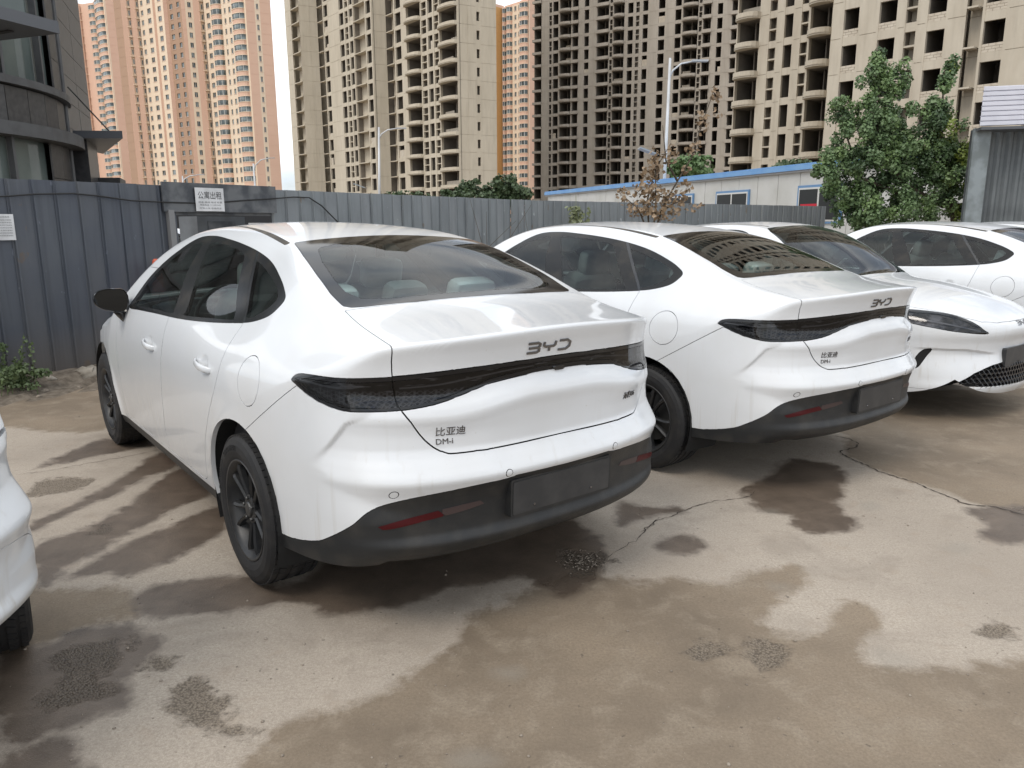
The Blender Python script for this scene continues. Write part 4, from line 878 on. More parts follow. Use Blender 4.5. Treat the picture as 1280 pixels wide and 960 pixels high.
# ================================================================ materials of the place
def concrete(name,c1,c2,sc=.35,streak=True):
    m=bpy.data.materials.new(name); m.use_nodes=True; t=m.node_tree; b=t.nodes['Principled BSDF']; L=t.links;N=t.nodes
    b.inputs['Roughness'].default_value=.9; co=N.new('ShaderNodeTexCoord')
    mp=N.new('ShaderNodeMapping'); mp.inputs['Scale'].default_value=(sc,sc,sc*.28); L.new(co.outputs['Object'],mp.inputs[0])
    n=N.new('ShaderNodeTexNoise'); n.inputs['Scale'].default_value=1; n.inputs['Detail'].default_value=9; n.inputs['Roughness'].default_value=.65; L.new(mp.outputs[0],n.inputs[0])
    r=N.new('ShaderNodeMapRange'); r.inputs[1].default_value=.32; r.inputs[2].default_value=.68; L.new(n.outputs['Fac'],r.inputs[0])
    x=N.new('ShaderNodeMix'); x.data_type='RGBA'; x.inputs[6].default_value=(*c1,1); x.inputs[7].default_value=(*c2,1); L.new(r.outputs[0],x.inputs[0])
    mp2=N.new('ShaderNodeMapping'); mp2.inputs['Scale'].default_value=(2.2,2.2,.22); L.new(co.outputs['Object'],mp2.inputs[0])
    n2=N.new('ShaderNodeTexNoise'); n2.inputs['Scale'].default_value=1; n2.inputs['Detail'].default_value=4; L.new(mp2.outputs[0],n2.inputs[0])
    r2=N.new('ShaderNodeMapRange'); r2.inputs[1].default_value=.52; r2.inputs[2].default_value=.75; r2.inputs[4].default_value=.22; L.new(n2.outputs['Fac'],r2.inputs[0])
    x2=N.new('ShaderNodeMix'); x2.data_type='RGBA'; x2.inputs[7].default_value=(c1[0]*.45,c1[1]*.43,c1[2]*.42,1); L.new(r2.outputs[0],x2.inputs[0]); L.new(x.outputs[2],x2.inputs[6]); L.new(x2.outputs[2],b.inputs['Base Color'])
    return m
CONC=concrete('raw_tower_concrete',(.48,.42,.325),(.58,.515,.41)); CONC2=concrete('brown_tower_concrete',(.365,.322,.27),(.465,.42,.36)); CONC3=concrete('near_tower_concrete',(.43,.375,.295),(.53,.475,.385),.6)
BRK=mat('pale_infill_block',(.56,.50,.41),.9,noise=(1.5,.3,.7,(.44,.38,.30)))
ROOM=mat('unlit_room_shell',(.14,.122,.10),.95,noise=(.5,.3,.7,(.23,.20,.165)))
PK=mat('salmon_facade_paint',(.73,.49,.365),.85,noise=(.08,.35,.65,(.69,.455,.335))); PK2=mat('cream_facade_paint',(.79,.64,.48),.85); PK3=mat('brown_facade_paint',(.42,.27,.18),.85); ORG=mat('ochre_facade_paint',(.60,.33,.12),.85); PK4=mat('light_pink_facade_paint',(.72,.55,.46),.85)
WGL=mat('dark_window_pane',(.06,.075,.075),.12,noise=(.35,.45,.6,(.20,.24,.24))); WFR=mat('white_window_frame',(.60,.60,.58),.5)
class Fac:
    """frame of one facade cell: t along, n outward (to the viewer), z up"""
    def __init__(s,x0,y0,x1,y1):
        s.p=np.array([x0,y0]); d=np.array([x1-x0,y1-y0]); s.w=float(np.hypot(*d)); s.t=d/s.w; s.n=np.array([s.t[1],-s.t[0]])
    def P(s,t,n,z): q=s.p+s.t*t+s.n*n; return (float(q[0]),float(q[1]),z)
    def box(s,mb,t0,t1,n0,n1,z0,z1,m=0):
        V=[s.P(t,n,z) for t in (t0,t1) for n in (n0,n1) for z in (z0,z1)]
        mb.add(V,[(0,1,3,2),(4,6,7,5),(0,4,5,1),(2,3,7,6),(0,2,6,4),(1,5,7,3)],m)
def curved(f,t0,t1,n0,dep,z0,z1,mb,k=8,m=0,vert=False):
    """half-oval plate or drum between two heights"""
    c=(t0+t1)/2;r=(t1-t0)/2; A=[math.pi*i/k for i in range(k+1)]
    P=[(c-r*math.cos(a),n0+dep*math.sin(a)**.8 if 0<i<k else n0) for i,a in enumerate(A)]
    V=[f.P(t,n,z) for z in (z0,z1) for t,n in P]; n_=k+1
    mb.add(V,[(i,i+1,n_+i+1,n_+i) for i in range(k)]+[tuple(range(n_-1,-1,-1)),tuple(range(n_,2*n_)),(0,n_,2*n_-1,k)],m)
def tower(name,label,cells,nf,fh,z0,mats,group=None,deep=16,dep=4.5,bdep=1.2):
    root=empty(name,(cells[0][0],cells[0][1],0)); tag(root,label,'building',group)
    off=np.array([cells[0][0],cells[0][1],0]); mw,mroom,mb2=mats[:3]
    wall=MB();room=MB();brick=MB();pan=MB();fr=MB(); proto={}
    def part(key,nm,build,m,f,z):
        """a repeated piece: one mesh, one object per floor"""
        if key not in proto:
            q=MB(); build(q); q.V=[(a-off[0],b-off[1],c) for a,b,c in q.V]
            o=q.build(nm,m,root); proto[key]=o.data; o.location=(0,0,z); return o
        o=bpy.data.objects.new(nm,proto[key]); C.objects.link(o); o.parent=root; o.location=(0,0,z); return o
    H=z0+nf*fh
    for ci,(x0,y0,x1,y1,kind) in enumerate(cells):
        f=Fac(x0,y0,x1,y1); w_=f.w
        if kind in ('win','winb','lad','balc','bal2','slit','bslab'):
            # back room
            f.box(room,0,w_,-dep-.2,-dep,0,H); 
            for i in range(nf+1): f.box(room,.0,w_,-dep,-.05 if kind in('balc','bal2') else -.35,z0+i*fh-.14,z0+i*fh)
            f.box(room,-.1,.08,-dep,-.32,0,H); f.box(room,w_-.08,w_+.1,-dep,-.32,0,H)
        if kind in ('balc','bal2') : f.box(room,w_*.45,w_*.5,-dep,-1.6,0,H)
        e={'win':.14,'winb':.10,'lad':.10,'slit':.22}.get(kind,.07)*w_
        if kind in ('win','winb','lad','slit'):
            f.box(wall,0,e,-.35,0,0,H); f.box(wall,w_-e,w_,-.35,0,0,H)
        if kind in ('wall','pwall','pdark','orange'):
            for i in range(nf):
                f.box(wall,0,w_,-.4,0,z0+i*fh+.05,z0+(i+1)*fh,{'pdark':3,'orange':4}.get(kind,0) if kind!='wall' else 0)
            f.box(wall,0,w_,-.4,-.06,0,H,{'pdark':3,'orange':4}.get(kind,0))
            if w_>3 and kind=='wall': f.box(wall,w_*.55,w_*.55+.04,-.3,.03,0,H)
        for i in range(nf):
            z=z0+i*fh
            if kind in('win','winb','balc') and RS.rand()<.14:
                hh=(.5+1.1*RS.rand()) if kind!='balc' else .9; ea,eb=(e,w_-e) if RS.rand()<.5 else ((e,w_*.55) if RS.rand()<.5 else (w_*.45,w_-e)); f.box(brick,ea,eb,-.27 if kind!='balc' else -.9,-.16 if kind!='balc' else -.78,z+.38,z+.38+hh)
            if kind=='win': f.box(wall,e,w_-e,-.30,-.04,z-.35,z+.38)
            elif kind=='winb':
                f.box(wall,e,w_-e,-.30,-.03,z-.62,z+.05)
                bw=.50 if mb2 is not None else 1
                for r_ in range(3):
                    t=e-(.25 if r_%2 else 0)
                    while t<w_-e-.02:
                        a=max(t,e);b=min(t+bw-.035,w_-e)
                        if b-a>.06: f.box(brick,a,b,-.24,-.06+.012*RS.rand(),z+.06+r_*.21,z+.06+r_*.21+.185)
                        t+=bw
                f.box(wall,e,w_-e,-.22,-.10,z+.05,z+.68)
            elif kind=='lad':
                f.box(wall,e,w_-e,-.30,-.04,z-.40,z+.30); f.box(wall,e,w_-e,-1.1,-.04,z+1.35,z+1.50); f.box(wall,e,w_-e,-1.3,-1.2,z,z+fh)
            elif kind=='slit':
                f.box(wall,e,w_-e,-.30,-.02,z-.75,z+.75)
            elif kind=='ledge':
                f.box(wall,0,w_,-1.6,-1.3,z+.05,z+fh); f.box(wall,0,w_*.9,-1.4,.05,z-.16,z)
            elif kind=='ac':
                f.box(wall,0,w_,-1.3,-1.0,z+.05,z+fh); f.box(wall,0,w_,-1.3,-1.06,z,z+.06); part((ci,),'ledge_slab',lambda q:f.box(q,w_*.12,w_*.8,-1.0,.35,.45,.58),mw,f,z)
            elif kind=='bslab':
                part((ci,),'balcony',lambda q:(f.box(q,-.4,w_,-3,.3,-.12,.05),f.box(q,-.4,w_,.15,.3,.05,.45)),mw,f,z)
            elif kind=='balc':
                part((ci,),'balcony',lambda q:(curved(f,0,w_,-.05,bdep,-.15,.0,q),curved(f,0,w_,-.02,bdep+.06,.0,.08,q),curved(f,.02,w_-.02,-.02,bdep-.06,.08,.50,q)),mw,f,z)
                f.box(wall,0,.12,-.5,0,z,z+fh); f.box(wall,w_-.12,w_,-.5,0,z,z+fh)
            elif kind=='bal2':
                part((ci,),'balcony',lambda q:(f.box(q,0,w_,-.3,.55,-.16,.0),f.box(q,0,w_,.42,.55,.0,.55)),mw,f,z)
                f.box(wall,0,.18,-.5,0,z,z+fh); f.box(wall,w_-.18,w_,-.5,0,z,z+fh)
            # painted towers
            elif kind=='pled':
                f.box(wall,0,w_*.62,-.5,0,z,z+fh,0); f.box(wall,w_*.62,w_,-1.0,-.7,z,z+fh,1); f.box(wall,w_*.5,w_*.98,-.8,.12,z+.2,z+.38,1)
                f.box(pan,w_*.80,w_*.93,-.72,-.66,z+1.0,z+2.4)
            elif kind in('pwin','pdwin'):
                m_=1 if kind=='pwin' else 3
                a,b=w_*.30,w_*.72
                f.box(wall,0,a,-.4,0,z,z+fh,m_); f.box(wall,b,w_,-.4,0,z,z+fh,m_); f.box(wall,a,b,-.4,-.02,z,z+.95,m_); f.box(wall,a,b,-.4,-.02,z+2.45,z+fh,m_)
                f.box(pan,a,b,-.35,-.22,z+.95,z+2.45); f.box(fr,(a+b)/2-.04,(a+b)/2+.04,-.24,-.16,z+.95,z+2.45); f.box(wall,a-.1,b+.1,-.1,.10,z+.83,z+.95,2)
            elif kind=='pbay':
                f.box(wall,0,w_*.12,-.4,0,z,z+fh,1); f.box(wall,w_*.88,w_,-.4,0,z,z+fh,1)
                def bay(q):
                    curved(f,w_*.12,w_*.88,0,1.5,0,.85,q,8,0); curved(f,w_*.10,w_*.90,0,1.62,.80,.95,q,8,1); curved(f,w_*.12,w_*.88,0,1.44,.95,2.45,q,8,2); curved(f,w_*.10,w_*.90,0,1.6,2.45,2.6,q,8,1); curved(f,w_*.12,w_*.88,0,1.5,2.6,fh,q,8,0)
                    for i_ in (2,4,6):
                        a=math.pi*i_/8; cc=w_/2-w_*.38*math.cos(a); f.box(q,cc-.06,cc+.06,1.30*math.sin(a)**.8,1.47*math.sin(a)**.8+.04,.95,2.45,3)
                part((ci,),'bay_window',bay,[mats[3],mats[2],WGL,WFR],f,z)
    # solid core behind
    p0=np.array(cells[0][:2]);p1=np.array(cells[-1][2:4]); d=(p1-p0)/np.hypot(*(p1-p0)); n=np.array([-d[1],d[0]])
    far=[0 if True else 0]; mx_=max(0,max(float((np.array(c[2:4])-p0)@n) for c in cells)); s0=dep+.5+mx_
    u0=p0/np.hypot(*p0); u1=p1/np.hypot(*p1); e0=u0+.12*d; e1=u1-.12*d; e0/=np.hypot(*e0); e1/=np.hypot(*e1)
    core=MB(); a=p0+e0*(dep+.6)+d*.3; b=p1+e1*(dep+.6)-d*.3; c_=p1+e1*(s0+deep)-d*.3; e_=p0+e0*(s0+deep)+d*.3
    core.prism([tuple(a),tuple(b),tuple(c_),tuple(e_)],lambda u,v,h:(u,v,h*(H+.6)))
    for kx,(x0,y0,x1,y1,kk) in enumerate(cells):   # roof and side closing of each cell
        f=Fac(x0,y0,x1,y1); f.box(core,0,f.w,-dep,-.0 if kk[0]!='p' else -.45,H,H+.9)
    for cc,sg in ((cells[0],0),(cells[-1],1)):
        f=Fac(*cc[:4]); t=f.w if sg else 0; f.box(core,t-.05,t+.05,-dep*.6,-.42,0,H)
    def fin(mb,nm,m):
        if not mb.V: return
        mb.V=[(x-off[0],y-off[1],z) for x,y,z in mb.V]; o=mb.build(nm,m,root); o['kind']='stuff'; return o
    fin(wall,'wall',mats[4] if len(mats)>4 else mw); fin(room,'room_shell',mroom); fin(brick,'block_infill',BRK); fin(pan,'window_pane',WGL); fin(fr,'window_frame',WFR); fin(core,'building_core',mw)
    return root
FH=2.95
tower('unfinished_tower','unfinished bare concrete tower with curved balconies left of the orange facade',T2,32,FH,-.9,[CONC,ROOM,None],'unfinished concrete apartment towers')
tower('unfinished_tower','long dark unfinished tower full of empty window holes behind the blue-edged prefab',T3,33,FH,-1.2,[CONC2,ROOM,None],'unfinished concrete apartment towers',dep=5)
tower('unfinished_tower','unfinished tower wing with ladder-like openings and curved balconies left of the tree',T4A,32,FH,-.6,[CONC3,ROOM,None],'unfinished concrete apartment towers',dep=4)
tower('unfinished_tower','nearest unfinished tower with pale block infill under its windows at the right',T4B,30,FH,-.4,[CONC3,ROOM,1],'unfinished concrete apartment towers',dep=4)
PM=[PK,ROOM,PK2,PK,[PK,PK2,PK4,PK3,ORG]]
tower('painted_tower','salmon tower farthest left with two columns of rounded bays',PINKL,30,3.05,0.2,PM,'painted apartment towers')
tower('painted_tower','broad salmon and cream tower with brown window strip and rounded bays',PINKM,34,FH,-.5,PM,'painted apartment towers')
tower('painted_tower','pink tower with ochre side seen between the two unfinished towers',PINKR,27,FH,.2,PM,'painted apartment towers')
# ---------------------------------------------------------------- ground
def ground():
    # graded grid: fine near the viewer
    Y=[1.0]; 
    while Y[-1]<16: Y.append(Y[-1]+max(.012,Y[-1]*.0055))
    K=np.linspace(-.92,.92,330); Y=np.array(Y)
    yy,kk=np.meshgrid(Y,K,indexing='ij'); X=(kk*yy*(1+.25/yy)).ravel(); yv=yy.ravel()
    n=len(K);i,j=np.meshgrid(np.arange(len(Y)-1),np.arange(n-1),indexing='ij');k=(i*n+j).ravel()
    Q=np.column_stack([k,k+1,k+n+1,k+n])
    def dist(polys):
        d=np.full(len(X),.6)
        for p in polys:
            P=np.array(p); x0,y0=P.min(0)-.35;x1,y1=P.max(0)+.35; m=(X>x0)&(X<x1)&(yv>y0)&(yv<y1)
            if not m.any(): continue
            x=X[m];y=yv[m];dd=np.full(len(x),9.);ii=np.zeros(len(x),bool)
            Pd=spline(P,3) if len(P)<40 else P
            for a,b in zip(Pd,np.roll(Pd,-1,0)):
                e=b-a;l=e@e+1e-12;t=np.clip(((x-a[0])*e[0]+(y-a[1])*e[1])/l,0,1); dd=np.minimum(dd,(x-a[0]-t*e[0])**2+(y-a[1]-t*e[1])**2)
                c=(a[1]>y)!=(b[1]>y); ii^=c&(x<e[0]*(y-a[1])/(e[1] if abs(e[1])>1e-9 else 1e-9)+a[0])
            dd=np.sqrt(dd); d[m]=np.minimum(d[m],np.where(ii,-dd,dd))
        return d
    D={k_:dist(v) for k_,v in STAINS.items()}
    z=.006*np.sin(X*1.7+yv*.9)*0
    rs=np.random.RandomState(3)
    z=z-.006*np.clip(-D['agg']/.03,0,1)*(.6+.8*rs.rand(len(X)))
    o=mk('concrete_ground',np.column_stack([X,yv,z]),Q,GROUND,smooth=True); o['kind']='structure'
    for k_,v in D.items():
        a=o.data.attributes.new(k_,'FLOAT','POINT'); a.data.foreach_set('value',np.asarray(v,dtype=np.float32))
    me=mk('ground',[(-1500,-300,-.012),(1500,-300,-.012),(1500,2500,-.012),(-1500,2500,-.012)],[(0,1,2,3)],DIRT); me['kind']='structure'
def ground_mat():
    m=bpy.data.materials.new('stained_concrete'); m.use_nodes=True; t=m.node_tree; b=t.nodes['Principled BSDF']; L=t.links;N=t.nodes
    co=N.new('ShaderNodeTexCoord')
    def noise(sc,det=8,ro=.6,dist=0):
        n=N.new('ShaderNodeTexNoise'); n.inputs['Scale'].default_value=sc; n.inputs['Detail'].default_value=det; n.inputs['Roughness'].default_value=ro; n.inputs['Distortion'].default_value=dist; L.new(co.outputs['Object'],n.inputs[0]); return n.outputs['Fac']
    def mr(s,a,b_,c=0,d=1):
        r=N.new('ShaderNodeMapRange'); L.new(s,r.inputs[0]); r.inputs[1].default_value=a; r.inputs[2].default_value=b_; r.inputs[3].default_value=c; r.inputs[4].default_value=d; return r.outputs[0]
    def mix(f,a,b_):
        x=N.new('ShaderNodeMix'); x.data_type='RGBA'
        for s,i in ((f,0),(a,6),(b_,7)):
            if isinstance(s,tuple): x.inputs[i].default_value=(*s,1)
            elif isinstance(s,float): x.inputs[i].default_value=s
            else: L.new(s,x.inputs[i])
        return x.outputs[2]
    def math_(op,a,b_):
        x=N.new('ShaderNodeMath'); x.operation=op
        for i,s in enumerate((a,b_)):
            if isinstance(s,float): x.inputs[i].default_value=s
            else: L.new(s,x.inputs[i])
        return x.outputs[0]
    def attr(n): a=N.new('ShaderNodeAttribute'); a.attribute_name=n; return a.outputs['Fac']
    big=noise(1.1,9,.62); mid=noise(6,8,.65,.4); fine=noise(90,6,.75); grit=noise(260,3,.7); m3=noise(22,6,.7); m1=noise(2.3,5,.6,.6)
    def mask(nm,amp,w):
        e=math_('ADD',attr(nm),math_('MULTIPLY',math_('SUBTRACT',mid,.5),amp)); e=math_('ADD',e,math_('MULTIPLY',math_('SUBTRACT',m3,.5),amp*.55)); e=math_('ADD',e,math_('MULTIPLY',math_('SUBTRACT',m1,.5),amp*.9)); return mr(e,w,-w)
    col=mix(mr(big,.35,.65),(.345,.292,.236),(.47,.405,.33))
    col=mix(mr(fine,.38,.62,0,.8),col,(.27,.225,.18)); col=mix(mr(grit,.50,.66,0,.5),col,(.56,.50,.42)); 
    col=mix(mr(mid,.56,.75,0,.5),col,(.32,.25,.185))
    col=mix(math_('MULTIPLY',mr(m1,.53,.68),.6),col,(.265,.222,.178)); col=mix(math_('MULTIPLY',mr(m3,.54,.70),.5),col,(.25,.208,.168))
    dm=mask('damp',.20,.030); dcol=mix(mr(big,.38,.62),(.165,.126,.086),(.265,.205,.142)); dcol=mix(mr(mid,.5,.72),dcol,(.30,.245,.18)); dcol=mix(mr(fine,.4,.72,0,.7),dcol,(.13,.097,.066))
    col=mix(math_('MULTIPLY',dm,.93),col,dcol)
    wm=mask('wet_and_shade',.17,.028); wcol=mix(mr(mid,.35,.7),(.088,.065,.048),(.158,.120,.090)); wcol=mix(mr(fine,.45,.75,0,.5),wcol,(.19,.15,.115))  # dark colour of the wet streaks and of the painted under-car shade
    col=mix(math_('MULTIPLY',wm,.94),col,wcol)
    pm=mask('pale',.08,.03); col=mix(math_('MULTIPLY',pm,.35),col,(.27,.245,.205))
    am=math_('MULTIPLY',mask('agg',.26,.02),.85); v=N.new('ShaderNodeTexVoronoi'); v.inputs['Scale'].default_value=120; L.new(co.outputs['Object'],v.inputs[0])
    acol=mix(mr(v.outputs['Distance'],.25,.75),(.24,.195,.145),(.07,.053,.038)); acol=mix(mr(grit,.5,.7,0,.6),acol,(.30,.245,.185)); acol=mix(math_('MULTIPLY',wm,.5),acol,(.05,.037,.028)); 
    col=mix(am,col,acol)
    # pits and flecks
    pit=mr(noise(34,3,.5),.70,.74); col=mix(math_('MULTIPLY',pit,.6),col,(.09,.07,.055))
    fl=mr(noise(150,2,.5),.73,.77); col=mix(math_('MULTIPLY',fl,.55),col,(.6,.56,.5))
    L.new(col,b.inputs['Base Color'])
    rg=mr(wm,0,1,.88,.36); L.new(math_('SUBTRACT',rg,math_('MULTIPLY',dm,.10)),b.inputs['Roughness'])
    h=math_('ADD',math_('MULTIPLY',fine,.5),math_('MULTIPLY',grit,.3)); h=math_('SUBTRACT',h,math_('MULTIPLY',math_('MULTIPLY',am,v.outputs['Distance']),2.5)); h=math_('SUBTRACT',h,math_('MULTIPLY',pit,.8)); h=math_('ADD',h,math_('MULTIPLY',mid,1.2))
    bp=N.new('ShaderNodeBump'); bp.inputs['Strength'].default_value=.55; bp.inputs['Distance'].default_value=.006; L.new(h,bp.inputs['Height']); L.new(bp.outputs[0],b.inputs['Normal'])
    return m
GROUND=ground_mat(); DIRT=mat('packed_dirt',(.20,.16,.12),.95,noise=(.6,.35,.65,(.28,.23,.18)),bump=(8,.5))
ground()
CRKM=mat('dark_crack_soil',(.055,.042,.032),.95)  # dark brown for the ribbons drawn along the cracks
for cpts in CRACKS:
    P=spline(cpts,7,False); n=len(P); rs=np.random.RandomState(n); V=[];ww=.0048 if len(cpts)>9 else .0024
    off=np.cumsum(rs.randn(n))*.004; off-=np.linspace(0,off[-1],n)
    for i in range(n):
        d=P[min(i+1,n-1)]-P[max(i-1,0)]; d/=np.linalg.norm(d)+1e-9; q=np.array([-d[1],d[0]]); c=P[i]+q*(off[i]+rs.randn()*.004); w_=ww*(.35+1.1*rs.rand())*min(1,.25+min(i,n-1-i)/6)
        V+=[(*(c-q*w_),.0035),(*(c+q*w_),.0035)]
    o=mk('ground_crack',V,[(2*i,2*i+2,2*i+3,2*i+1) for i in range(n-1)],CRKM); o['kind']='structure'
# loose stones, grit and litter
STN=mat('loose_stone',(.34,.29,.235),.9,noise=(20,.3,.7,(.20,.165,.13))); 
def rock(mb,c,r,rs,sq=.6):
    V=[];k=6
    for i in range(4):
        ph=math.pi*(i+.5)/4-math.pi/2
        for j in range(k): a=2*math.pi*(j+.5*i)/k; rr_=r*(.7+.5*rs.rand()); V.append((c[0]+rr_*math.cos(ph)*math.cos(a),c[1]+rr_*math.cos(ph)*math.sin(a),c[2]+rr_*sq*math.sin(ph)))
    mb.add(V,[(i*k+j,i*k+(j+1)%k,(i+1)*k+(j+1)%k,(i+1)*k+j) for i in range(3) for j in range(k)]+[tuple(range(k-1,-1,-1)),tuple(range(3*k,4*k))])
rs=np.random.RandomState(5); mb=MB()
for i in range(520):
    y=1.9+8*rs.rand()**1.6; x=(rs.rand()*1.5-.75)*y; r=.002+.0055*rs.rand()**4; rock(mb,(x,y,r*.3),r,rs)
o=mb.build('loose_grit',STN,smooth=True); o['kind']='stuff'
mb=MB()
for i in range(1500):
    t=rs.rand(); x=-5.3+t*3.6; yb=7.35+(x+4.77)*1.33; y=yb-.05-abs(rs.randn())*.35; r=.008+.035*rs.rand()**3; rock(mb,(x,y,max(0,.10-.25*(yb-y))+r*.2),r,rs)
for p in STAINS['agg'][6:7]:
    q=np.array(p);c=q.mean(0);s=(q.max(0)-q.min(0))*.30
    for i in range(120): r=.002+.003*rs.rand(); rock(mb,(c[0]+rs.randn()*s[0]*.6,c[1]+rs.randn()*s[1]*.6,r*.3),r,rs)
o=mb.build('gravel',STN,smooth=True); o['kind']='stuff'
# dirt bank against the fence
xs=np.linspace(-5.6,-1.6,60);V=[];
for x in xs:
    yb=7.3+(x+4.77)*1.33
    for k_,(dy,z) in enumerate(((-1.1,-.004),(-.7,.012),(-.42,.05),(-.2,.10),(.1,.14))): V.append((x+dy*-.1,yb+dy+.12*rs.randn()*(k_<3)*.5,z+(.02*rs.randn() if k_>0 else 0)))
o=mk('dirt_bank',V,[(i*5+j,(i+1)*5+j,(i+1)*5+j+1,i*5+j+1) for i in range(59) for j in range(4)],mat('loose_soil',(.21,.175,.135),.95,noise=(14,.35,.65,(.10,.08,.06)),bump=(60,.8)),smooth=True); o['kind']='structure'
for (x,y,z,r,l) in ((-4.28,7.55,.05,.115,'large pale rock lying at the fence foot left of the wheel'),(-4.56,7.32,.04,.07,'smaller grey rock beside the large pale rock')):
    mb=MB(); rock(mb,(0,0,0),r,rs,.65); o=mb.build('rock',mat('pale_rock',(.42,.38,.32),.9,noise=(9,.3,.7,(.25,.22,.18))),smooth=True); o.location=(x,y,z+r*.3); o.scale=(1.3,.9,1); tag(o,l,'rock')
# ---------------------------------------------------------------- sheet-metal fence
def fmat(name,c,c2,rough=.42):
    m=mat(name,c,rough,bump=(3,.3)); t=m.node_tree; L=t.links;N=t.nodes;b=N['Principled BSDF']; co=N.new('ShaderNodeTexCoord'); oi=N.new('ShaderNodeObjectInfo')
    ad=N.new('ShaderNodeVectorMath'); ad.operation='ADD'; mu=N.new('ShaderNodeVectorMath'); mu.operation='SCALE'; mu.inputs['Scale'].default_value=37.; cb=N.new('ShaderNodeCombineXYZ'); L.new(oi.outputs['Random'],cb.inputs[0]); L.new(cb.outputs[0],mu.inputs[0]); L.new(co.outputs['Object'],ad.inputs[0]); L.new(mu.outputs[0],ad.inputs[1])
    def nz(sc,lo,hi,k):
        mp=N.new('ShaderNodeMapping'); mp.inputs['Scale'].default_value=sc; L.new(ad.outputs[0],mp.inputs[0]); n=N.new('ShaderNodeTexNoise'); n.inputs['Scale'].default_value=1; n.inputs['Detail'].default_value=7; L.new(mp.outputs[0],n.inputs[0]); r=N.new('ShaderNodeMapRange'); r.inputs[1].default_value=lo; r.inputs[2].default_value=hi; r.inputs[4].default_value=k; L.new(n.outputs['Fac'],r.inputs[0]); return r.outputs[0]
    def mx(f,a,c_):
        x=N.new('ShaderNodeMix'); x.data_type='RGBA'; L.new(f,x.inputs[0])
        if isinstance(a,tuple): x.inputs[6].default_value=(*a,1)
        else: L.new(a,x.inputs[6])
        x.inputs[7].default_value=(*c_,1); return x.outputs[2]
    o=mx(nz((2,2,1.2),.35,.65,1),c,c2); o=mx(nz((14,14,.8),.52,.75,.7),o,tuple(v*.62 for v in c)); o=mx(nz((9,9,6),.68,.72,.55),o,tuple(min(1,v*2.2+.05) for v in c)); o=mx(nz((5,5,3),.66,.70,.6),o,(.13,.085,.05))
    sp=N.new('ShaderNodeSeparateXYZ'); L.new(co.outputs['Object'],sp.inputs[0]); z=N.new('ShaderNodeMapRange'); z.inputs[1].default_value=.55; z.inputs[2].default_value=.0; z.inputs[4].default_value=.75; L.new(sp.outputs[2],z.inputs[0]); o=mx(z.outputs[0],o,(.13,.11,.09)); L.new(o,b.inputs['Base Color']); return m
FD_=fmat('shaded_dark_blue_fence_paint',(.058,.067,.088),(.078,.087,.102)); FG_=fmat('grey_fence_paint',(.215,.235,.245),(.165,.18,.19)); RUST=mat('rusty_patch',(.16,.10,.055),.9,noise=(8,.3,.7,(.08,.06,.05)))  # left fence: dark blue paint with the shade there put into its colour
def fence(label,p0,p1,h,mats_,z0=.02,skip=None,pitch=.21,dip=0):
    root=empty('metal_fence',(p0[0],p0[1],0)); tag(root,label,'fence'); p0=np.array(p0);p1=np.array(p1);d=p1-p0;Ln=np.hypot(*d);d/=Ln;nrm=np.array([d[1],-d[0]]);rz=math.atan2(d[1],d[0]); n=int(round(Ln/pitch)); me=None
    mb=MB(); prof=[(0,0),(.012,0),(.020,.022),(.036,.022),(.044,.0),(pitch*.6,.002),(pitch+.010,-.003)]
    V=[];
    for zz in (0,h*.33,h*.66,h):
        for a,b in prof: V.append((a,-b,zz))
        
    k=len(prof); F=[(r*k+i,r*k+i+1,(r+1)*k+i+1,(r+1)*k+i) for r in range(3) for i in range(k-1)]; Vb=[(x,y+.003,z) for x,y,z in V]; nV=len(V)
    F2=F+[tuple(nV+i for i in f[::-1]) for f in F]+[(3*k+i,3*k+i+1,nV+3*k+i+1,nV+3*k+i) for i in range(k-1)]+[(i,nV+i,nV+k+i,k+i) for i in (0,k,2*k)]
    for i in range(n):
        if skip and skip[0]<i*pitch<skip[1]: continue
        if me is None: o=mk('fence_sheet',V+Vb,F2,mats_[0]); me=[o.data]; 
        else: o=bpy.data.objects.new('fence_sheet',me[0]); C.objects.link(o)
        if len(mats_)>1 and i%3==1:
            if len(me)==1: m2=me[0].copy(); m2.materials[0]=mats_[1]; me.append(m2)
            o.data=me[1]
        o.parent=root; o.location=(d[0]*i*pitch*1.0,d[1]*i*pitch,z0+.0015*RS.randn()-dip*i/n); o.rotation_euler=(RS.randn()*.003,0,rz+RS.randn()*.006)
    return root,d,nrm
F0=np.array([-4.77,7.3]);FDIR=np.array([4.78,6.52])/np.hypot(4.78,6.52)
def fp_(s,o=0,z=0): q=F0+FDIR*s+np.array([FDIR[1],-FDIR[0]])*o; return (float(q[0]),float(q[1]),z)
FD2=fmat('shaded_dark_blue_fence_paint_worn',(.064,.073,.092),(.088,.094,.105))  # worn variant of the left fence, same shade in its colour
fence('dark blue ribbed metal fence at the left with cable and paper sheet',fp_(-2.06)[:2],fp_(1.63)[:2],1.965,[FD_,FD2])
fence('grey ribbed metal fence running behind the white cars right of the doorway',fp_(3.0)[:2],fp_(9.25)[:2],1.965,[FG_,fmat('grey_fence_paint_b',(.235,.252,.262),(.18,.195,.205))])
fence('far grey metal fence in front of the white prefab building',(.63,14.72),(8.3,20.4),1.97,[FG_])
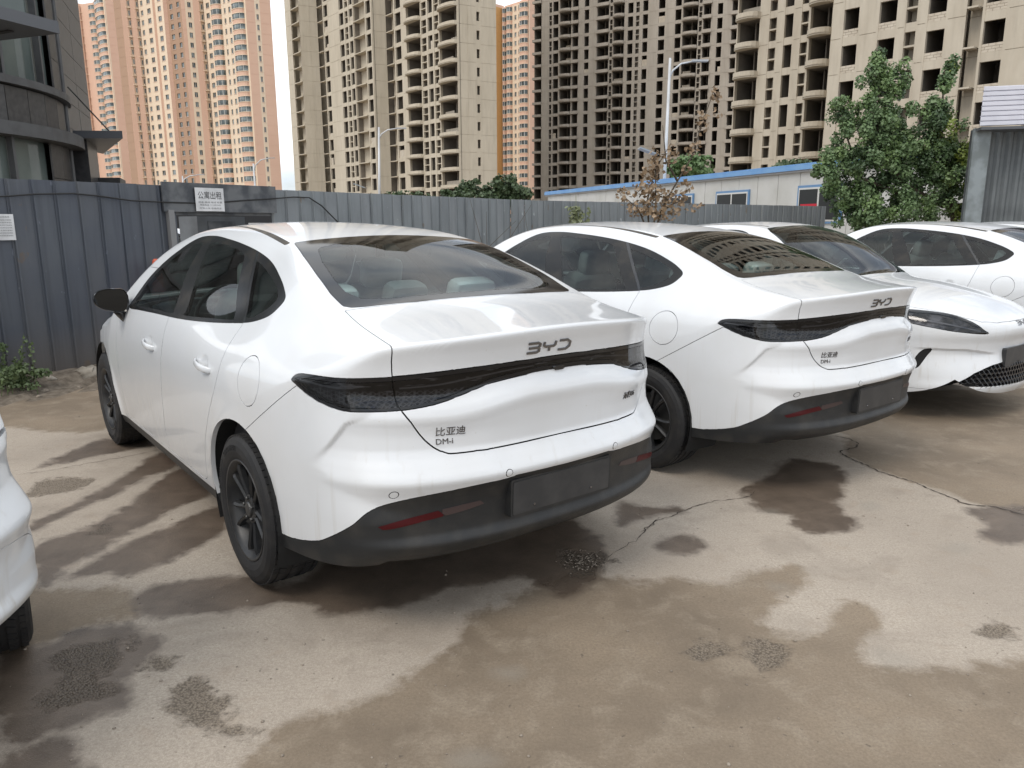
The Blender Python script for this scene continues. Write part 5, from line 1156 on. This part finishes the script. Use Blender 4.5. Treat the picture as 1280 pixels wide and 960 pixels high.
# doorway in the fence
dr=empty('fence_doorway',fp_(1.66)); tag(dr,'dark doorway in the metal fence under the white rental sign','doorway')
def dbox(nm,s0,s1,o0,o1,z0,z1,m,par=dr):
    mb=MB(); base=fp_(1.66)
    V=[tuple(np.array(fp_(s,o,z))-np.array([base[0],base[1],0])) for s in (s0,s1) for o in (o0,o1) for z in (z0,z1)]
    return mb.add(V,[(0,1,3,2),(4,6,7,5),(0,4,5,1),(2,3,7,6),(0,2,6,4),(1,5,7,3)]).build(nm,m,par)
DKF=mat('dark_patched_steel',(.045,.050,.058),.5,noise=(5,.4,.6,(.12,.125,.13)),bump=(8,.3))
dbox('lintel',1.56,3.04,.02,.05,1.70,2.02,DKF); dbox('door_post',1.60,1.665,.0,.07,0,1.72,mat('grey_post',(.20,.20,.20),.6)); dbox('header_rail',1.665,3.0,-.06,-.02,1.665,1.70,DKF)
dbox('inner_cabinet',2.28,2.95,-.9,-.5,0,1.66,mat('grey_cabinet',(.13,.14,.15),.5,noise=(4,.4,.7,(.08,.085,.09)))); dbox('cabinet_panel',2.42,2.80,-.5,-.485,.9,1.60,DKF)
dbox('dark_backing',3.9,9.2,-6.6,-6.5,0,1.92,mat('doorway_shade_backing',(.025,.025,.027),.7)); dbox('white_ledge',2.86,3.02,-.3,-.06,1.50,1.58,mat('white_ledge_paint',(.5,.5,.5),.5))  # added dark backing stands in for the shade inside the doorway
PAP=mat('white_sign_sheet',(.66,.66,.66),.55,noise=(6,.45,.7,(.5,.5,.5))); INK=mat('black_sign_ink',(.02,.02,.02),.6); INK2=mat('grey_print',(.14,.14,.14),.6)
def board(nm,label,cat,s0,s1,z0,z1,texts,off=.075):
    root=empty(nm,fp_(s0,off)); tag(root,label,cat); b0=np.array(fp_(s0,off))
    def pt(a,b,h): return np.array([np.array(fp_(s0+aa,off+h,bb))-np.array([b0[0],b0[1],0]) for aa,bb in zip(np.atleast_1d(a),np.atleast_1d(b))])
    w_=s1-s0; V=[tuple(p) for h in (-.004,.002) for p in pt(np.array([0,w_,w_,0]),np.array([z0,z0,z1,z1]),h)]
    mk('sign_sheet',V,[(3,2,1,0),(4,5,6,7),(0,1,5,4),(1,2,6,5),(2,3,7,6),(3,0,4,7)],PAP,root)
    for txt,cx,cz,hh,wd,m in texts:
        v,f=textmesh(txt,.1)
        if not len(v): continue
        v=v-v.min(0); v=v/v.max(0)*[wd,hh]; P=pt(v[:,0]+cx,v[:,1]+cz,.0035); mk('lettering',P,f,m,root)
    return root
board('rental_sign','white sign with four large black characters hanging above the fence doorway','sign',1.93,2.29,1.71,1.97,[('公寓出租',.03,1.845,.085,.30,INK),('宿舍 单间 电话 有意',.03,1.80,.020,.30,INK2),('联系电话 二十四小时',.05,1.77,.018,.26,INK2),('拎包入住 水电齐全',.04,1.735,.018,.28,INK2)])
board('paper_notice','small printed paper sheet stuck on the dark fence at the left edge','notice',-.12,.065,1.42,1.66,[('通知公告租赁',.03,1.625,.016,.12,INK2)]+[('出租信息请联系管理处',.02,1.60-.024*i,.012,.145,INK2) for i in range(7)],.03)
# black cable sagging along the fence
mb=MB(); zc=lambda s,z:fp_(s,.055,z)
mb.tube([zc(s,z) for s,z in ((-2.0,1.78),(-.9,1.80),(0,1.82),(.28,1.85),(.62,1.865),(.85,1.85),(1.2,1.81),(1.62,1.80),(2.1,1.80),(2.6,1.845),(2.95,1.87),(3.3,1.90),(3.55,1.90),(3.75,1.80),(4.0,1.60),(4.2,1.5))],.0085,6); o=mb.build('black_cable',mat('black_cable_rubber',(.012,.012,.012),.6),smooth=True); tag(o,'black cable sagging along the top of the metal fence','cable')
# red cone tip by the fence
c=empty('traffic_cone',fp_(1.33,.19)); tag(c,'red traffic cone standing by the fence behind the front window','cone'); RC_=mat('faded_red_plastic',(.52,.10,.05),.5)
MB().lathe([(.17,.03),(.155,.05),(.035,1.18),(.02,1.20),(.0005,1.20)],16).build('cone_body',RC_,c,smooth=True); MB().box((0,0,.015),(.34,.34,.03)).build('cone_base',RC_,c)
# ---------------------------------------------------------------- dark stone building beyond the fence
GRAN=mat('dark_granite',(.042,.043,.047),.35,noise=(6,.35,.7,(.07,.07,.073))); GRAN2=mat('brown_granite',(.036,.034,.034),.4,noise=(7,.35,.7,(.066,.062,.060))); TRIM=mat('grey_stone_trim',(.085,.087,.09),.5,noise=(3,.4,.7,(.06,.06,.062))); CANO=mat('grey_canopy_metal',(.085,.09,.10),.4); SHG=mat('shop_glass',(.085,.105,.10),.15,noise=(.5,.4,.6,(.13,.155,.145))); 
b=empty('stone_building',(-12.6,22,0)); tag(b,'dark granite building with rounded corner and metal canopies beyond the fence','building')
TIL={}
def tile(x,y,z,w_,h,rz,m):
    key=(round(w_,2),round(h,2),m.name)
    if key not in TIL:
        q=MB(); q.add([(-w_/2+.008,-.02,-h/2+.008),(w_/2-.008,-.02,-h/2+.008),(w_/2-.008,-.02,h/2-.008),(-w_/2+.008,-.02,h/2-.008),(-w_/2,0.02,-h/2),(w_/2,.02,-h/2),(w_/2,.02,h/2),(-w_/2,.02,h/2)],[(0,1,2,3),(0,4,5,1),(1,5,6,2),(2,6,7,3),(3,7,4,0)]); o=q.build('stone_tile',m,b); TIL[key]=o.data
    else: o=bpy.data.objects.new('stone_tile',TIL[key]); C.objects.link(o); o.parent=b
    o.location=(x+12.6,y-22,z); o.rotation_euler=(0,0,rz+RS.randn()*.002)
# receding right wall, two tile columns
d=np.array([-1.45,4.0]); d/=np.hypot(*d); rz=math.atan2(d[1],d[0]); q0=np.array([-12.28,22.0]); nr=np.array([d[1],-d[0]])
for i in range(2):
    for j in range(19):
        q=q0+d*(1.06+i*2.1); tile(q[0],q[1],1.0+j*.72,2.1,.72,rz,GRAN)
mb=MB(); o0=q0-np.array([-12.6,22]); mb.prism([tuple(o0-nr*.03),tuple(o0+d*4.2-nr*.03),tuple(o0+d*4.2-nr*7),tuple(o0-nr*7)],lambda u,v,h:(u,v,h*14.3)); mb.build('wall_core',mat('wall_backing',(.03,.03,.03),.9),b)
mb=MB(); mb.tube([(o0[0]+.02,o0[1]-.06,0),(o0[0]+.02,o0[1]-.06,14)],.075,8); mb.build('corner_pipe',TRIM,b)
# rounded bay with stone bands, granite and glass
cx,cy,R=-16.75,19.55,5.05; H0=-1+.0
for k_ in range(13):
    am=-72+k_*8.2; a=math.radians(am); x=cx+R*math.cos(a); y=cy+R*math.sin(a); w_=2*R*math.sin(math.radians(4.1))
    win=(-24<am<10)
    for z0,z1,kind in ((1.0,1.9,'t'),(1.9,3.62,'g' if win else 't'),(3.95,4.78,'t'),(5.0,8.2,'g' if am<14 else 't'),(8.2,9.2,'t'),(9.2,12,'g')):
        n_=1 if kind=='g' else max(1,round((z1-z0)/.9))
        for q_ in range(n_):
            za=z0+(z1-z0)*q_/n_; zb=z0+(z1-z0)*(q_+1)/n_
            if kind=='t': tile(x,y,(za+zb)/2,w_,zb-za,a+math.pi/2,GRAN2)
            else:
                q=MB(); M_=Matrix.Translation((x+12.6-.16*math.cos(a),y-22-.16*math.sin(a),(za+zb)/2))@Matrix.Rotation(a+math.pi/2,4,'Z'); q.box((0,0,0),(w_,.04,zb-za),M=M_); q.build('window_pane',SHG,b)
                if k_%2==0:
                    a2=a-math.radians(4.1); q=MB(); M_=Matrix.Translation((cx+12.6+R*math.cos(a2),cy-22+R*math.sin(a2),(za+zb)/2))@Matrix.Rotation(a2+math.pi/2,4,'Z'); q.box((0,0,0),(.08,.16,zb-za),M=M_); q.build('window_bar',TRIM,b)
for z0,h,ex in ((3.62,.30,.42),(4.80,.18,.20)):
    mb=MB(); k=28; A=[math.radians(-80+ i*118/k) for i in range(k+1)]
    V=[(cx+12.6+(R+e)*math.cos(a),cy-22+(R+e)*math.sin(a),z) for a in A for e,z in ((-.2,z0),(ex,z0),(ex,z0+h),(-.2,z0+h))]
    mb.add(V,[(i*4+j,i*4+(j+1)%4,(i+1)*4+(j+1)%4,(i+1)*4+j) for i in range(k) for j in range(4)]+[(0,1,2,3),tuple(k*4+j for j in (3,2,1,0))]); mb.build('stone_band',TRIM,b)
mb=MB(); mb.lathe([(R-.22,0),(R-.22,13)],40,lambda r,a,h:(cx+12.6+r*math.cos(a),cy-22+r*math.sin(a),h)); mb.build('bay_core',mat('bay_backing',(.035,.035,.035),.9),b)
# canopies
W_l=lambda x,y:(x+12.6,y-22)
mb=MB(); mb.prism([W_l(-12.10,21.9),W_l(-10.78,22.0),W_l(-13.75,26.6),W_l(-13.6,25.2)],lambda u,v,h:(u,v,3.93+h*.20)); mb.build('entrance_canopy',CANO,b)
mb=MB(); mb.tube([(*W_l(-12.2,22.1),5.3),(*W_l(-11.2,22.2),4.1)],.02,6); mb.build('tie_rod',INK,b)
mb=MB(); mb.prism([W_l(-12.45,22.2),W_l(-11.9,22.2),W_l(-12.9,24.6),W_l(-13.4,24.4)],lambda u,v,h:(u,v,h*3.95)); mb.build('entrance_pier',GRAN,b)
mb=MB(); mb.prism([W_l(-12.75,24.0),W_l(-11.98,24.0),W_l(-12.6,25.6),W_l(-13.2,25.4)],lambda u,v,h:(u,v,2.55+h*.45)); mb.build('low_canopy',TRIM,b)
mb=MB(); mb.prism([W_l(-10.4,15.0),W_l(-9.53,17.2),W_l(-12.6,18.3),W_l(-13.5,15.5)],lambda u,v,h:(u,v,5.53+h*.24)); mb.build('upper_canopy',CANO,b)
mb=MB(); mb.prism([W_l(-10.9,16.6),W_l(-10.15,17.1),W_l(-11.9,18.1),W_l(-12.5,17.0)],lambda u,v,h:(u,v,5.77+h*1.5)); mb.build('canopy_glazing',SHG,b)
mb=MB(); mb.box((*W_l(-10.9,17.15),5.515),(1.2,.12,.02),rz=-.45); mb.build('canopy_light_strip',INK,b)
# ---------------------------------------------------------------- white prefab with blue roof edge
PFW=mat('white_sandwich_panel',(.56,.56,.54),.55,noise=(.8,.4,.65,(.46,.46,.43)),bump=(2,.1)); BLU=mat('blue_roof_edge',(.13,.30,.58),.45,noise=(1.2,.4,.7,(.20,.38,.62))); BFR=mat('blue_window_frame',(.12,.24,.42),.5); PGL=mat('prefab_window_glass',(.018,.02,.02),.3,spec=.25)
p0=np.array([2.28,48.6]);p1=np.array([12.9,18.6]); p1=p0+(np.array([10.04,26.6])-p0)*1.36; d=(p1-p0);Ln=float(np.hypot(*d));d/=Ln; nrm=np.array([d[1],-d[0]]) 
nrm=-nrm if nrm@(-p0)<0 else nrm
pf=empty('prefab_building',(p0[0],p0[1],0)); tag(pf,'low white prefab building with blue roof edge behind the far fence','building')
def pb(nm,s0,s1,o0,o1,z0,z1,m,par=None):
    V=[tuple((*(d*s+nrm*o),z)) for s in (s0,s1) for o in (o0,o1) for z in (z0,z1)]
    return MB().add(V,[(0,1,3,2),(4,6,7,5),(0,4,5,1),(2,3,7,6),(0,2,6,4),(1,5,7,3)]).build(nm,m,par or pf)
wins=[(14.6,16.4),(18.2,20.2),(23.05,25.0)]
import bisect
s=0.;k=0
while s<Ln:
    e=min(s+1.15,Ln); pb('wall_panel',s+.012,e-.012,-.06,0+.004*RS.rand(),0,3.32,PFW); s=e
pb('wall_backing',0,Ln,-6,-.05,0,3.30,PFW)
pb('roof_edge',-.2,Ln+.2,-.3,.16,3.34,3.50,BLU); pb('roof_sheet',-.2,Ln+.2,-6.3,.14,3.505,3.545,BLU); pb('eave_strip',-.2,Ln+.2,-.1,.10,3.27,3.34,mat('grey_eave_strip',(.4,.4,.4),.7))  # eave strip is plain grey, below the blue edge
for (a,e_) in wins:
    fr_=pb('window_frame',a-.08,e_+.08,.0,.06,1.55,2.82,BFR); pb('window_surround',a,e_,.055,.075,1.62,2.74,WFR,pf)
    mid=(a+e_)/2; pb('window_pane',a+.06,mid-.05,.07,.09,1.68,2.68,PGL,pf); pb('window_pane',mid+.05,e_-.06,.07,.09,1.68,2.68,PGL,pf)
for (a,e_,txt) in ((18.35,18.95,''),(23.2,24.0,'迎春')):
    pl=pb('red_paper',a,e_,.092,.096,1.68,1.98 if not txt else 2.2,mat('red_festival_paper',(.50,.01,.03),.6),pf)
    if txt:
        v,f=textmesh(txt,.1); v=v-v.min(0); v=v/v.max(0)*[.62,.34]; P=np.array([(*(d*(a+.09+x)+nrm*.10),1.78+z) for x,z in v]); mk('lettering',P,f,INK,pf)
# ---------------------------------------------------------------- open shed on the right
SHW=mat('white_corrugated_sheet',(.62,.62,.68),.5,noise=(2,.4,.7,(.5,.5,.56))); SHD=mat('grey_corrugated_sheet',(.16,.175,.18),.5,noise=(1.5,.35,.7,(.09,.10,.105)))
sh=empty('metal_shed',(8.82,15.,0)); tag(sh,'open metal shed with white ribbed fascia at the right edge','shed')
V=[];F=[];k=0
for i in range(8):
    z=3.32+i*.088
    for dz,y in ((0,0),(.010,-.03),(.074,-.03),(.086,0)): V+=[(-.06,y-.12,z+dz),(4.0,y-.12-.9,z+dz+.03)]
n=len(V)//2; F=[(2*i,2*i+1,2*i+3,2*i+2) for i in range(n-1)]; mk('fascia',V,F,SHW,sh)
mb=MB(); mb.box((2,-.45,3.27),(4.15,.5,.05),rz=-.22); mb.build('fascia_soffit',CANO,sh)
V=[];L_=6.0;n=64; dd=np.array([.98,-.20])
for i in range(n*2+1):
    t=i*L_/(n*2); o_=.045*(1 if i%4 in(1,2) else 0); q=np.array([0.02,.1])+dd*t+np.array([.2,.98])*(.25+o_); V+=[(*q,0),(*q,3.3)]
mk('wall_sheet',V,[(2*i,2*i+2,2*i+3,2*i+1) for i in range(n*2)],SHD,sh)
mb=MB(); mb.box((.10,.02,1.65),(.32,.06,3.3)); mb.build('corner_flashing',mat('galvanised_flashing',(.27,.30,.31),.4,metal=.4,noise=(3,.4,.6,(.17,.19,.19))),sh)
mb=MB(); mb.prism([(.02,-.05),(5.8,-1.2),(6.4,3),(2.2,3.4)],lambda u,v,h:(u,v,3.9+h*.06)); mb.build('roof_sheet',SHD,sh)
for x in (.7,1.6,2.5): 
    MB().lathe([(.018,0),(.018,.03),(.001,.04)],8,lambda r,a,h:(x+r*math.cos(a),-.2-.22*x+r*math.sin(a),4.02+h)).build('roof_screw',INK,sh)
# ---------------------------------------------------------------- street lamps
GALV=mat('white_painted_pole',(.62,.63,.64),.4,noise=(1,.4,.6,(.5,.51,.52)))
def lamp(label,x,y,h,arm,r,solar=None,lean=0.):
    root=empty('street_lamp',(x,y,0)); tag(root,label,'street lamp','white street lamps behind the fence')
    MB().tube([(0,0,0),(lean*.5,0,h*.5),(lean,0,h)],[r,r*.8,r*.62],10).build('pole',GALV,root,smooth=True)
    ax,az=arm; pts=[(lean*.93,0,h*.90),(lean+ax*.12,0,h*.90+az*.45),(lean+ax*.45,0,h*.90+az*.85),(lean+ax,0,h*.90+az)]
    MB().tube(pts,[r*.5,r*.45,r*.4,r*.35],8).build('arm',GALV,root,smooth=True)
    mb=MB(); mb.box((lean+ax+.25*np.sign(ax),0,h*.90+az),(.9,.30,.10)); mb.build('lamp_head',mat('lamp_head_grey',(.4,.41,.42),.4),root)
    if solar: mb=MB(); M_=Matrix.Translation((solar[0],0,solar[1]))@Matrix.Rotation(.35,4,'Y'); mb.box((0,0,0),(1.1,.9,.08),M=M_); mb.build('solar_panel',mat('solar_panel_face',(.25,.28,.30),.2),root)
    return root
lamp('tall white street lamp with arm to the right before the dark tower',8.75,45,10.6,(1.4,.9),.115,(-.95,5.6),.12)
lamp('white street lamp before the curved-balcony tower',-11.95,70,10.0,(1.7,.9),.14,(-1.6,5.0),.3)
lamp('slim white street lamp before the salmon tower, right of the pair',-39.3,120,10.8,(2.6,1.9),.2)
lamp('slim white street lamp before the brown window strip of the salmon tower',-46.1,110,8.4,(2.4,1.0),.16)
# ---------------------------------------------------------------- plants
def leafmat(n,c,c2,tr=.0,rough=.5):
    m=mat(n,c,rough,noise=(3.,.35,.65,c2)); b_=m.node_tree.nodes['Principled BSDF']; b_.inputs['Transmission Weight'].default_value=0; b_.inputs['Subsurface Weight'].default_value=0; return m
BARK=mat('grey_brown_bark',(.10,.075,.05),.9,noise=(9,.3,.7,(.05,.04,.03)),bump=(30,.5))
def leaves(mb,c,rad,n,size,rs,up=.3,cup=True,m=0,hollow=.0):
    c=np.array(c)
    for _ in range(n):
        v=rs.randn(3); v/=np.linalg.norm(v); r=rs.rand()**(.5 if hollow else .36); p=c+v*r*np.array(rad)
        nrm=v*.5+rs.randn(3)*.55+np.array([0,-.25,up]); nrm/=np.linalg.norm(nrm); a=np.cross(nrm,rs.randn(3)); a/=np.linalg.norm(a)+1e-9; b_=np.cross(nrm,a); s=size*(.6+.7*rs.rand()); w_=s*.42
        t=p+a*s*.5; u=p-a*s*.5; l=p+b_*w_-a*s*.08+nrm*s*.08; q=p-b_*w_-a*s*.08+nrm*s*.08
        mb.add([u,l,t,q],[(0,1,2),(0,2,3)],m)
rs=np.random.RandomState(21)
tr=empty('leafy_tree',(8.95,17,0)); tag(tr,'dense green tree with upright shoots beside the metal shed','tree')
LUMP=[(7.05,17,3.55,.30,.30,.55,900),(6.95,16.9,4.0,.18,.2,.3,260),(7.0,17,2.8,.35,.4,.45,900),(6.75,16.8,2.55,.28,.3,.28,420),(7.75,17,4.35,.35,.35,.42,1000),(7.78,17,5.0,.13,.15,.28,160),(7.62,17,4.72,.22,.2,.25,260),(8.12,17,4.55,.22,.25,.50,640),(7.9,17,3.7,.62,.6,.62,2600),(7.6,17,2.9,.75,.7,.6,2900),(8.5,17.1,3.35,.75,.7,.65,2800),(9.18,17,4.55,.13,.13,.42,420),(9.12,17,3.95,.18,.18,.45,560),(9.25,17,4.85,.10,.1,.16,110),(9.45,17,3.35,.62,.6,.55,2300),(9.75,17,2.95,.45,.5,.5,1500),(8.9,17,2.5,.95,.8,.6,3600),(7.7,17,2.1,.75,.7,.5,2600),(8.6,16.9,1.8,.95,.8,.5,2600),(7.6,17,1.6,.75,.6,.4,1500),(9.55,17,2.3,.5,.5,.5,1500),(9.75,17,1.9,.4,.5,.5,1000),(7.2,17,2.3,.5,.5,.5,900),(8.2,17,3.0,.6,.6,.5,1500),(9.0,17,3.0,.6,.6,.5,1500)]
crown=MB()
for x,y,z,a,b_,c_,n in LUMP:
    # broken into twigs so gaps remain
    k=max(3,int(n/75))
    for _ in range(k):
        v=rs.randn(3); v/=np.linalg.norm(v); p=np.array([x,y,z])+v*rs.rand()**.45*np.array([a,b_,c_]); leaves(crown,p-np.array([8.95,17,0]),(.15,.15,.17),int(118*(.6+.7*rs.rand())),.066*(.75+.5*rs.rand()),rs,m=(1 if x>9.2 and rs.rand()<.45 else (2 if rs.rand()<.3 else (3 if rs.rand()<.3 else 0))))
o=crown.build('crown',[leafmat('dark_green_leaf',(.095,.155,.065),(.135,.205,.085)),leafmat('yellow_green_leaf',(.20,.25,.04),(.12,.18,.045)),leafmat('fresh_mid_green_leaf',(.11,.18,.06),(.14,.21,.075)),leafmat('deep_green_leaf',(.04,.075,.028),(.055,.095,.035))],tr); o['kind']='stuff'
mb=MB(); mb.tube([(.85,0,0),(.9,0,.9),(.72,0,1.8),(.4,0,2.6),(-.2,0,3.3)],[.10,.085,.07,.05,.02],8); mb.tube([(.75,0,1.7),(.5,.1,2.4),(.25,0,3.6),(.2,0,4.7)],[.05,.045,.03,.008],6); mb.tube([(.5,0,1.9),(-.5,-.1,2.4),(-1.1,0,3.4),(-1.18,0,4.9)],[.05,.045,.03,.008],6); mb.tube([(0,0,2.0),(-1.4,-.1,2.5),(-1.9,0,3.7)],[.04,.035,.01],6); mb.build('trunk',BARK,tr,smooth=True)
# withered tree with brown curled leaves
br=empty('withered_tree',(2.55,14,0)); tag(br,'withered small tree with brown curled leaves before the far fence','tree')
BRL=leafmat('withered_brown_leaf',(.19,.125,.07),(.29,.205,.125)); mb=MB(); lv=MB()
B_=[[(0,0,0),(.0,0,1.2),(.05,0,1.9),(.02,0,2.5),(.28,0,2.95)],[(0,0,1.2),(-.25,0,1.8),(-.55,0,2.05)],[(0,0,1.3),(.2,0,1.9),(.42,.0,2.3),(.65,0,2.7),(.82,0,3.3),(1.0,0,3.85)],[(.05,0,1.7),(.35,0,1.9),(.55,0,2.0)],[(-.05,0,1.2),(-.1,0,2.0),(-.02,0,2.35)],[(.42,0,2.3),(.2,0,2.65),(.12,0,3.25)]]
for q in B_: mb.tube(q,[.022*(1-.7*i/(len(q)-1)) for i in range(len(q))],6)
mb.build('trunk',BARK,br,smooth=True)
for (x,z,rx,rz_,n) in ((-.03,2.45,.22,.22,75),(-.1,2.1,.33,.22,120),(-.55,2.05,.13,.16,34),(.35,2.0,.28,.17,85),(.15,1.75,.35,.15,90),(-.25,1.8,.25,.15,60),(.28,2.75,.16,.20,36),(.0,2.75,.1,.14,16),(.55,2.2,.16,.14,24),(.82,3.3,.13,.24,30),(1.0,3.75,.14,.15,22),(.68,2.85,.15,.16,22),(.55,2.5,.10,.1,10),(.75,1.85,.18,.1,14),(1.05,3.45,.12,.12,10)):
    leaves(lv,(x,0,z),(rx,rx*.8,rz_),int(n*1.25),.085,rs,up=-.1)
o=lv.build('leaves',BRL,br); o['kind']='stuff'
def bush(nm,label,loc,parts,size,mats_,cat='bush',stem=True,group=None):
    root=empty(nm,loc); tag(root,label,cat,group); mb=MB()
    for x,y,z,a,b2,c2,n in parts:
        for _ in range(max(2,n//40)):
            v=rs.randn(3); v/=np.linalg.norm(v); p=np.array([x,y,z])+v*rs.rand()**.5*np.array([a,b2,c2]); leaves(mb,p,(a*.35,b2*.35,c2*.35),40,size,rs)
    o=mb.build('foliage',mats_,root); o['kind']='stuff'
    if stem:
        mb=MB(); zt=max(p[2] for p in parts); mb.tube([(0,0,0),(0,0,zt*.6),(.05*size,0,zt)],[size*.35,size*.25,size*.06],6); mb.build('trunk',BARK,root)
    return root
DG=leafmat('background_tree_leaf',(.045,.075,.032),(.07,.105,.045))
bush('round_tree','rounded dark tree before the ochre tower wall, behind the fence',(-.45,60,0),[(0,0,4.3,1.3,1.3,1.1,1500),(-.9,0,3.6,1.1,1,.8,900),(.9,0,3.7,1.1,1,.8,900)],.30,DG,'tree',group='small trees beyond the fence')
bush('round_tree','ragged dark tree before the right wall of the curved-balcony tower',(-3.4,60,0),[(0,0,4.0,1.2,1.2,.9,1000),(.5,0,4.7,.5,.5,.5,220),(-1.2,0,3.6,1,.8,.6,500)],.30,DG,'tree',group='small trees beyond the fence')
bush('low_bush','low shrub top just above the fence below the street lamp',(-8.6,60,0),[(0,0,3.4,2.6,1,.6,700)],.28,DG,group='small trees beyond the fence')
bush('low_bush','broad green bush top behind the blue roof edge, left of the tall lamp arm',(13.8,60,0),[(0,0,5.7,1.9,1.5,1.0,1600)],.32,leafmat('fresh_green_leaf',(.07,.13,.04),(.10,.17,.06)),group='small trees beyond the fence')
bush('low_bush','small green bush showing over the roof edge beside the leafy tree',(21.5,60,0),[(0,0,5.5,2.2,1.5,.8,900)],.3,DG,group='small trees beyond the fence')
WG=leafmat('weed_leaf',(.075,.115,.045),(.11,.15,.06)); 
w_=bush('weed_clump','green leafy weed clump growing at the foot of the dark fence',(-4.72,6.95,0),[(0,0,.16,.30,.25,.13,900),(-.25,.05,.34,.2,.2,.18,260)],.036,WG,'weed',stem=False)
mb=MB()
for i in range(26):
    x=rs.randn()*.16;y=rs.randn()*.1;h=.2+.4*rs.rand();l=rs.randn()*.18; mb.tube([(x,y,0),(x+l*.3,y,h*.6),(x+l,y-.03,h)],[.004,.003,.0012],4)
    for k_ in range(9): leaves(mb,(x+l*(k_/9)**1.5,y,h*(.35+.65*k_/9)),(.03,.03,.02),3,.034,rs)
o=mb.build('stems',WG,w_); o['kind']='stuff'
w_=empty('tall_weed',(1.27,14.7,0)); tag(w_,'thin pale weed growing up before the grey fence right of the bend','weed'); mb=MB()
for i in range(9):
    x=rs.randn()*.06; l=rs.randn()*.14; mb.tube([(x,0,0),(x+l*.4,0,1.2),(x+l,0,1.75+.35*rs.rand())],[.006,.005,.002],4)
    for k_ in range(14): leaves(mb,(x+l*(k_/14),0,1.2+.7*k_/14),(.06,.05,.04),3,.08,rs)
mb.build('stems',leafmat('pale_weed_leaf',(.16,.19,.09),(.2,.22,.12)),w_)
w_=empty('bare_twigs',(-.6,12.6,0)); tag(w_,'bare thin twigs rising before the grey fence between the two cars','weed'); mb=MB()
for i in range(8):
    x=rs.randn()*.35; l=.25*rs.randn(); mb.tube([(x,0,0),(x+l*.5,0,1.1),(x+l*1.4,0,1.6+.45*rs.rand())],[.006,.005,.002],4)
mb.build('stems',BARK,w_)
# ================================================================ cars
CARG='white cars parked in the yard'
car=build_car(); car.location=(-.457,3.674,0); car.rotation_euler=(0,0,math.radians(128.315)); tag(car,'nearest white sedan seen from behind with black bumper and full-width lamp','car',CARG)
def place(loc,deg,label):
    c=copy_tree(car); c.location=loc; c.rotation_euler=(0,0,math.radians(deg)); c['label']=label; return c
place((1.553,5.253,0),127.84,'second white sedan from behind, between the nearest sedan and the front-facing car')
place((1.8605,8.999,0),-52.54,'white sedan facing the viewer with slim headlamp and black mesh grille')
place((5.576,8.156,0),122.0,'white sedan in side view behind the front-facing car')
CARD=mat('white_card',(.7,.72,.7),.6)
def card(x,y,z,w_,h,l,cl,deg,rx):
    c_,s_=math.cos(math.radians(deg)),math.sin(math.radians(deg)); o=MB().box((0,0,0),(.004,w_,h)).build('paper_card',CARD); o.location=(cl[0]+c_*x-s_*y,cl[1]+s_*x+c_*y,z); o.rotation_euler=(0,rx,math.radians(deg)+.3); tag(o,l,'paper')
card(-.20,-.22,1.175,.17,.10,'white card lying behind the rear window of the second sedan',(1.553,5.253),127.84,-.75)
card(1.95,.30,1.165,.16,.11,'white card on the dashboard behind the windscreen of the front-facing sedan',(1.8605,8.999),-52.54,.75)
place((7.75,10.1,0),122.0,'farthest white sedan, only its roof over the side-view sedan at the right edge')
c5=place((-2.61,1.85,0),165,'white car at the lower left edge, only its plain rounded corner and tyre in view')
def plain(o):
    for ch in list(o.children):
        n=ch.name.split('.')[0]
        if n in ('lamp_reflector','light_guide','lamp_border','grille_mesh','number_plate_panel','plate_holder','red_reflector','clear_reflector','sensor_ring','reversing_camera','maker_lettering','drive_lettering','model_lettering','underbody'):
            for g in list(ch.children): bpy.data.objects.remove(g)
            bpy.data.objects.remove(ch); continue
        if n in ('tail_lamp','light_bar','lower_bumper'):
            ch.data=ch.data.copy(); ch.data.materials[0]=PAINT
            if n!='lower_bumper': ch.name='lamp_cover'
        plain(ch)
plain(c5)
_w=[ch for ch in c5.children if ch.name.startswith('wheel') and abs(ch.location.x)<.1 and ch.location.y<0][0]
_q=Matrix.Rotation(-math.radians(165),4,'Z')@Vector((-1.86+2.61,2.66-1.85,.335)); _w.location=_q; _w.rotation_euler=(0,0,math.radians(-54-165))
place((-6.3,10.5,0),54,'white car beyond the fence seen through the dark doorway')
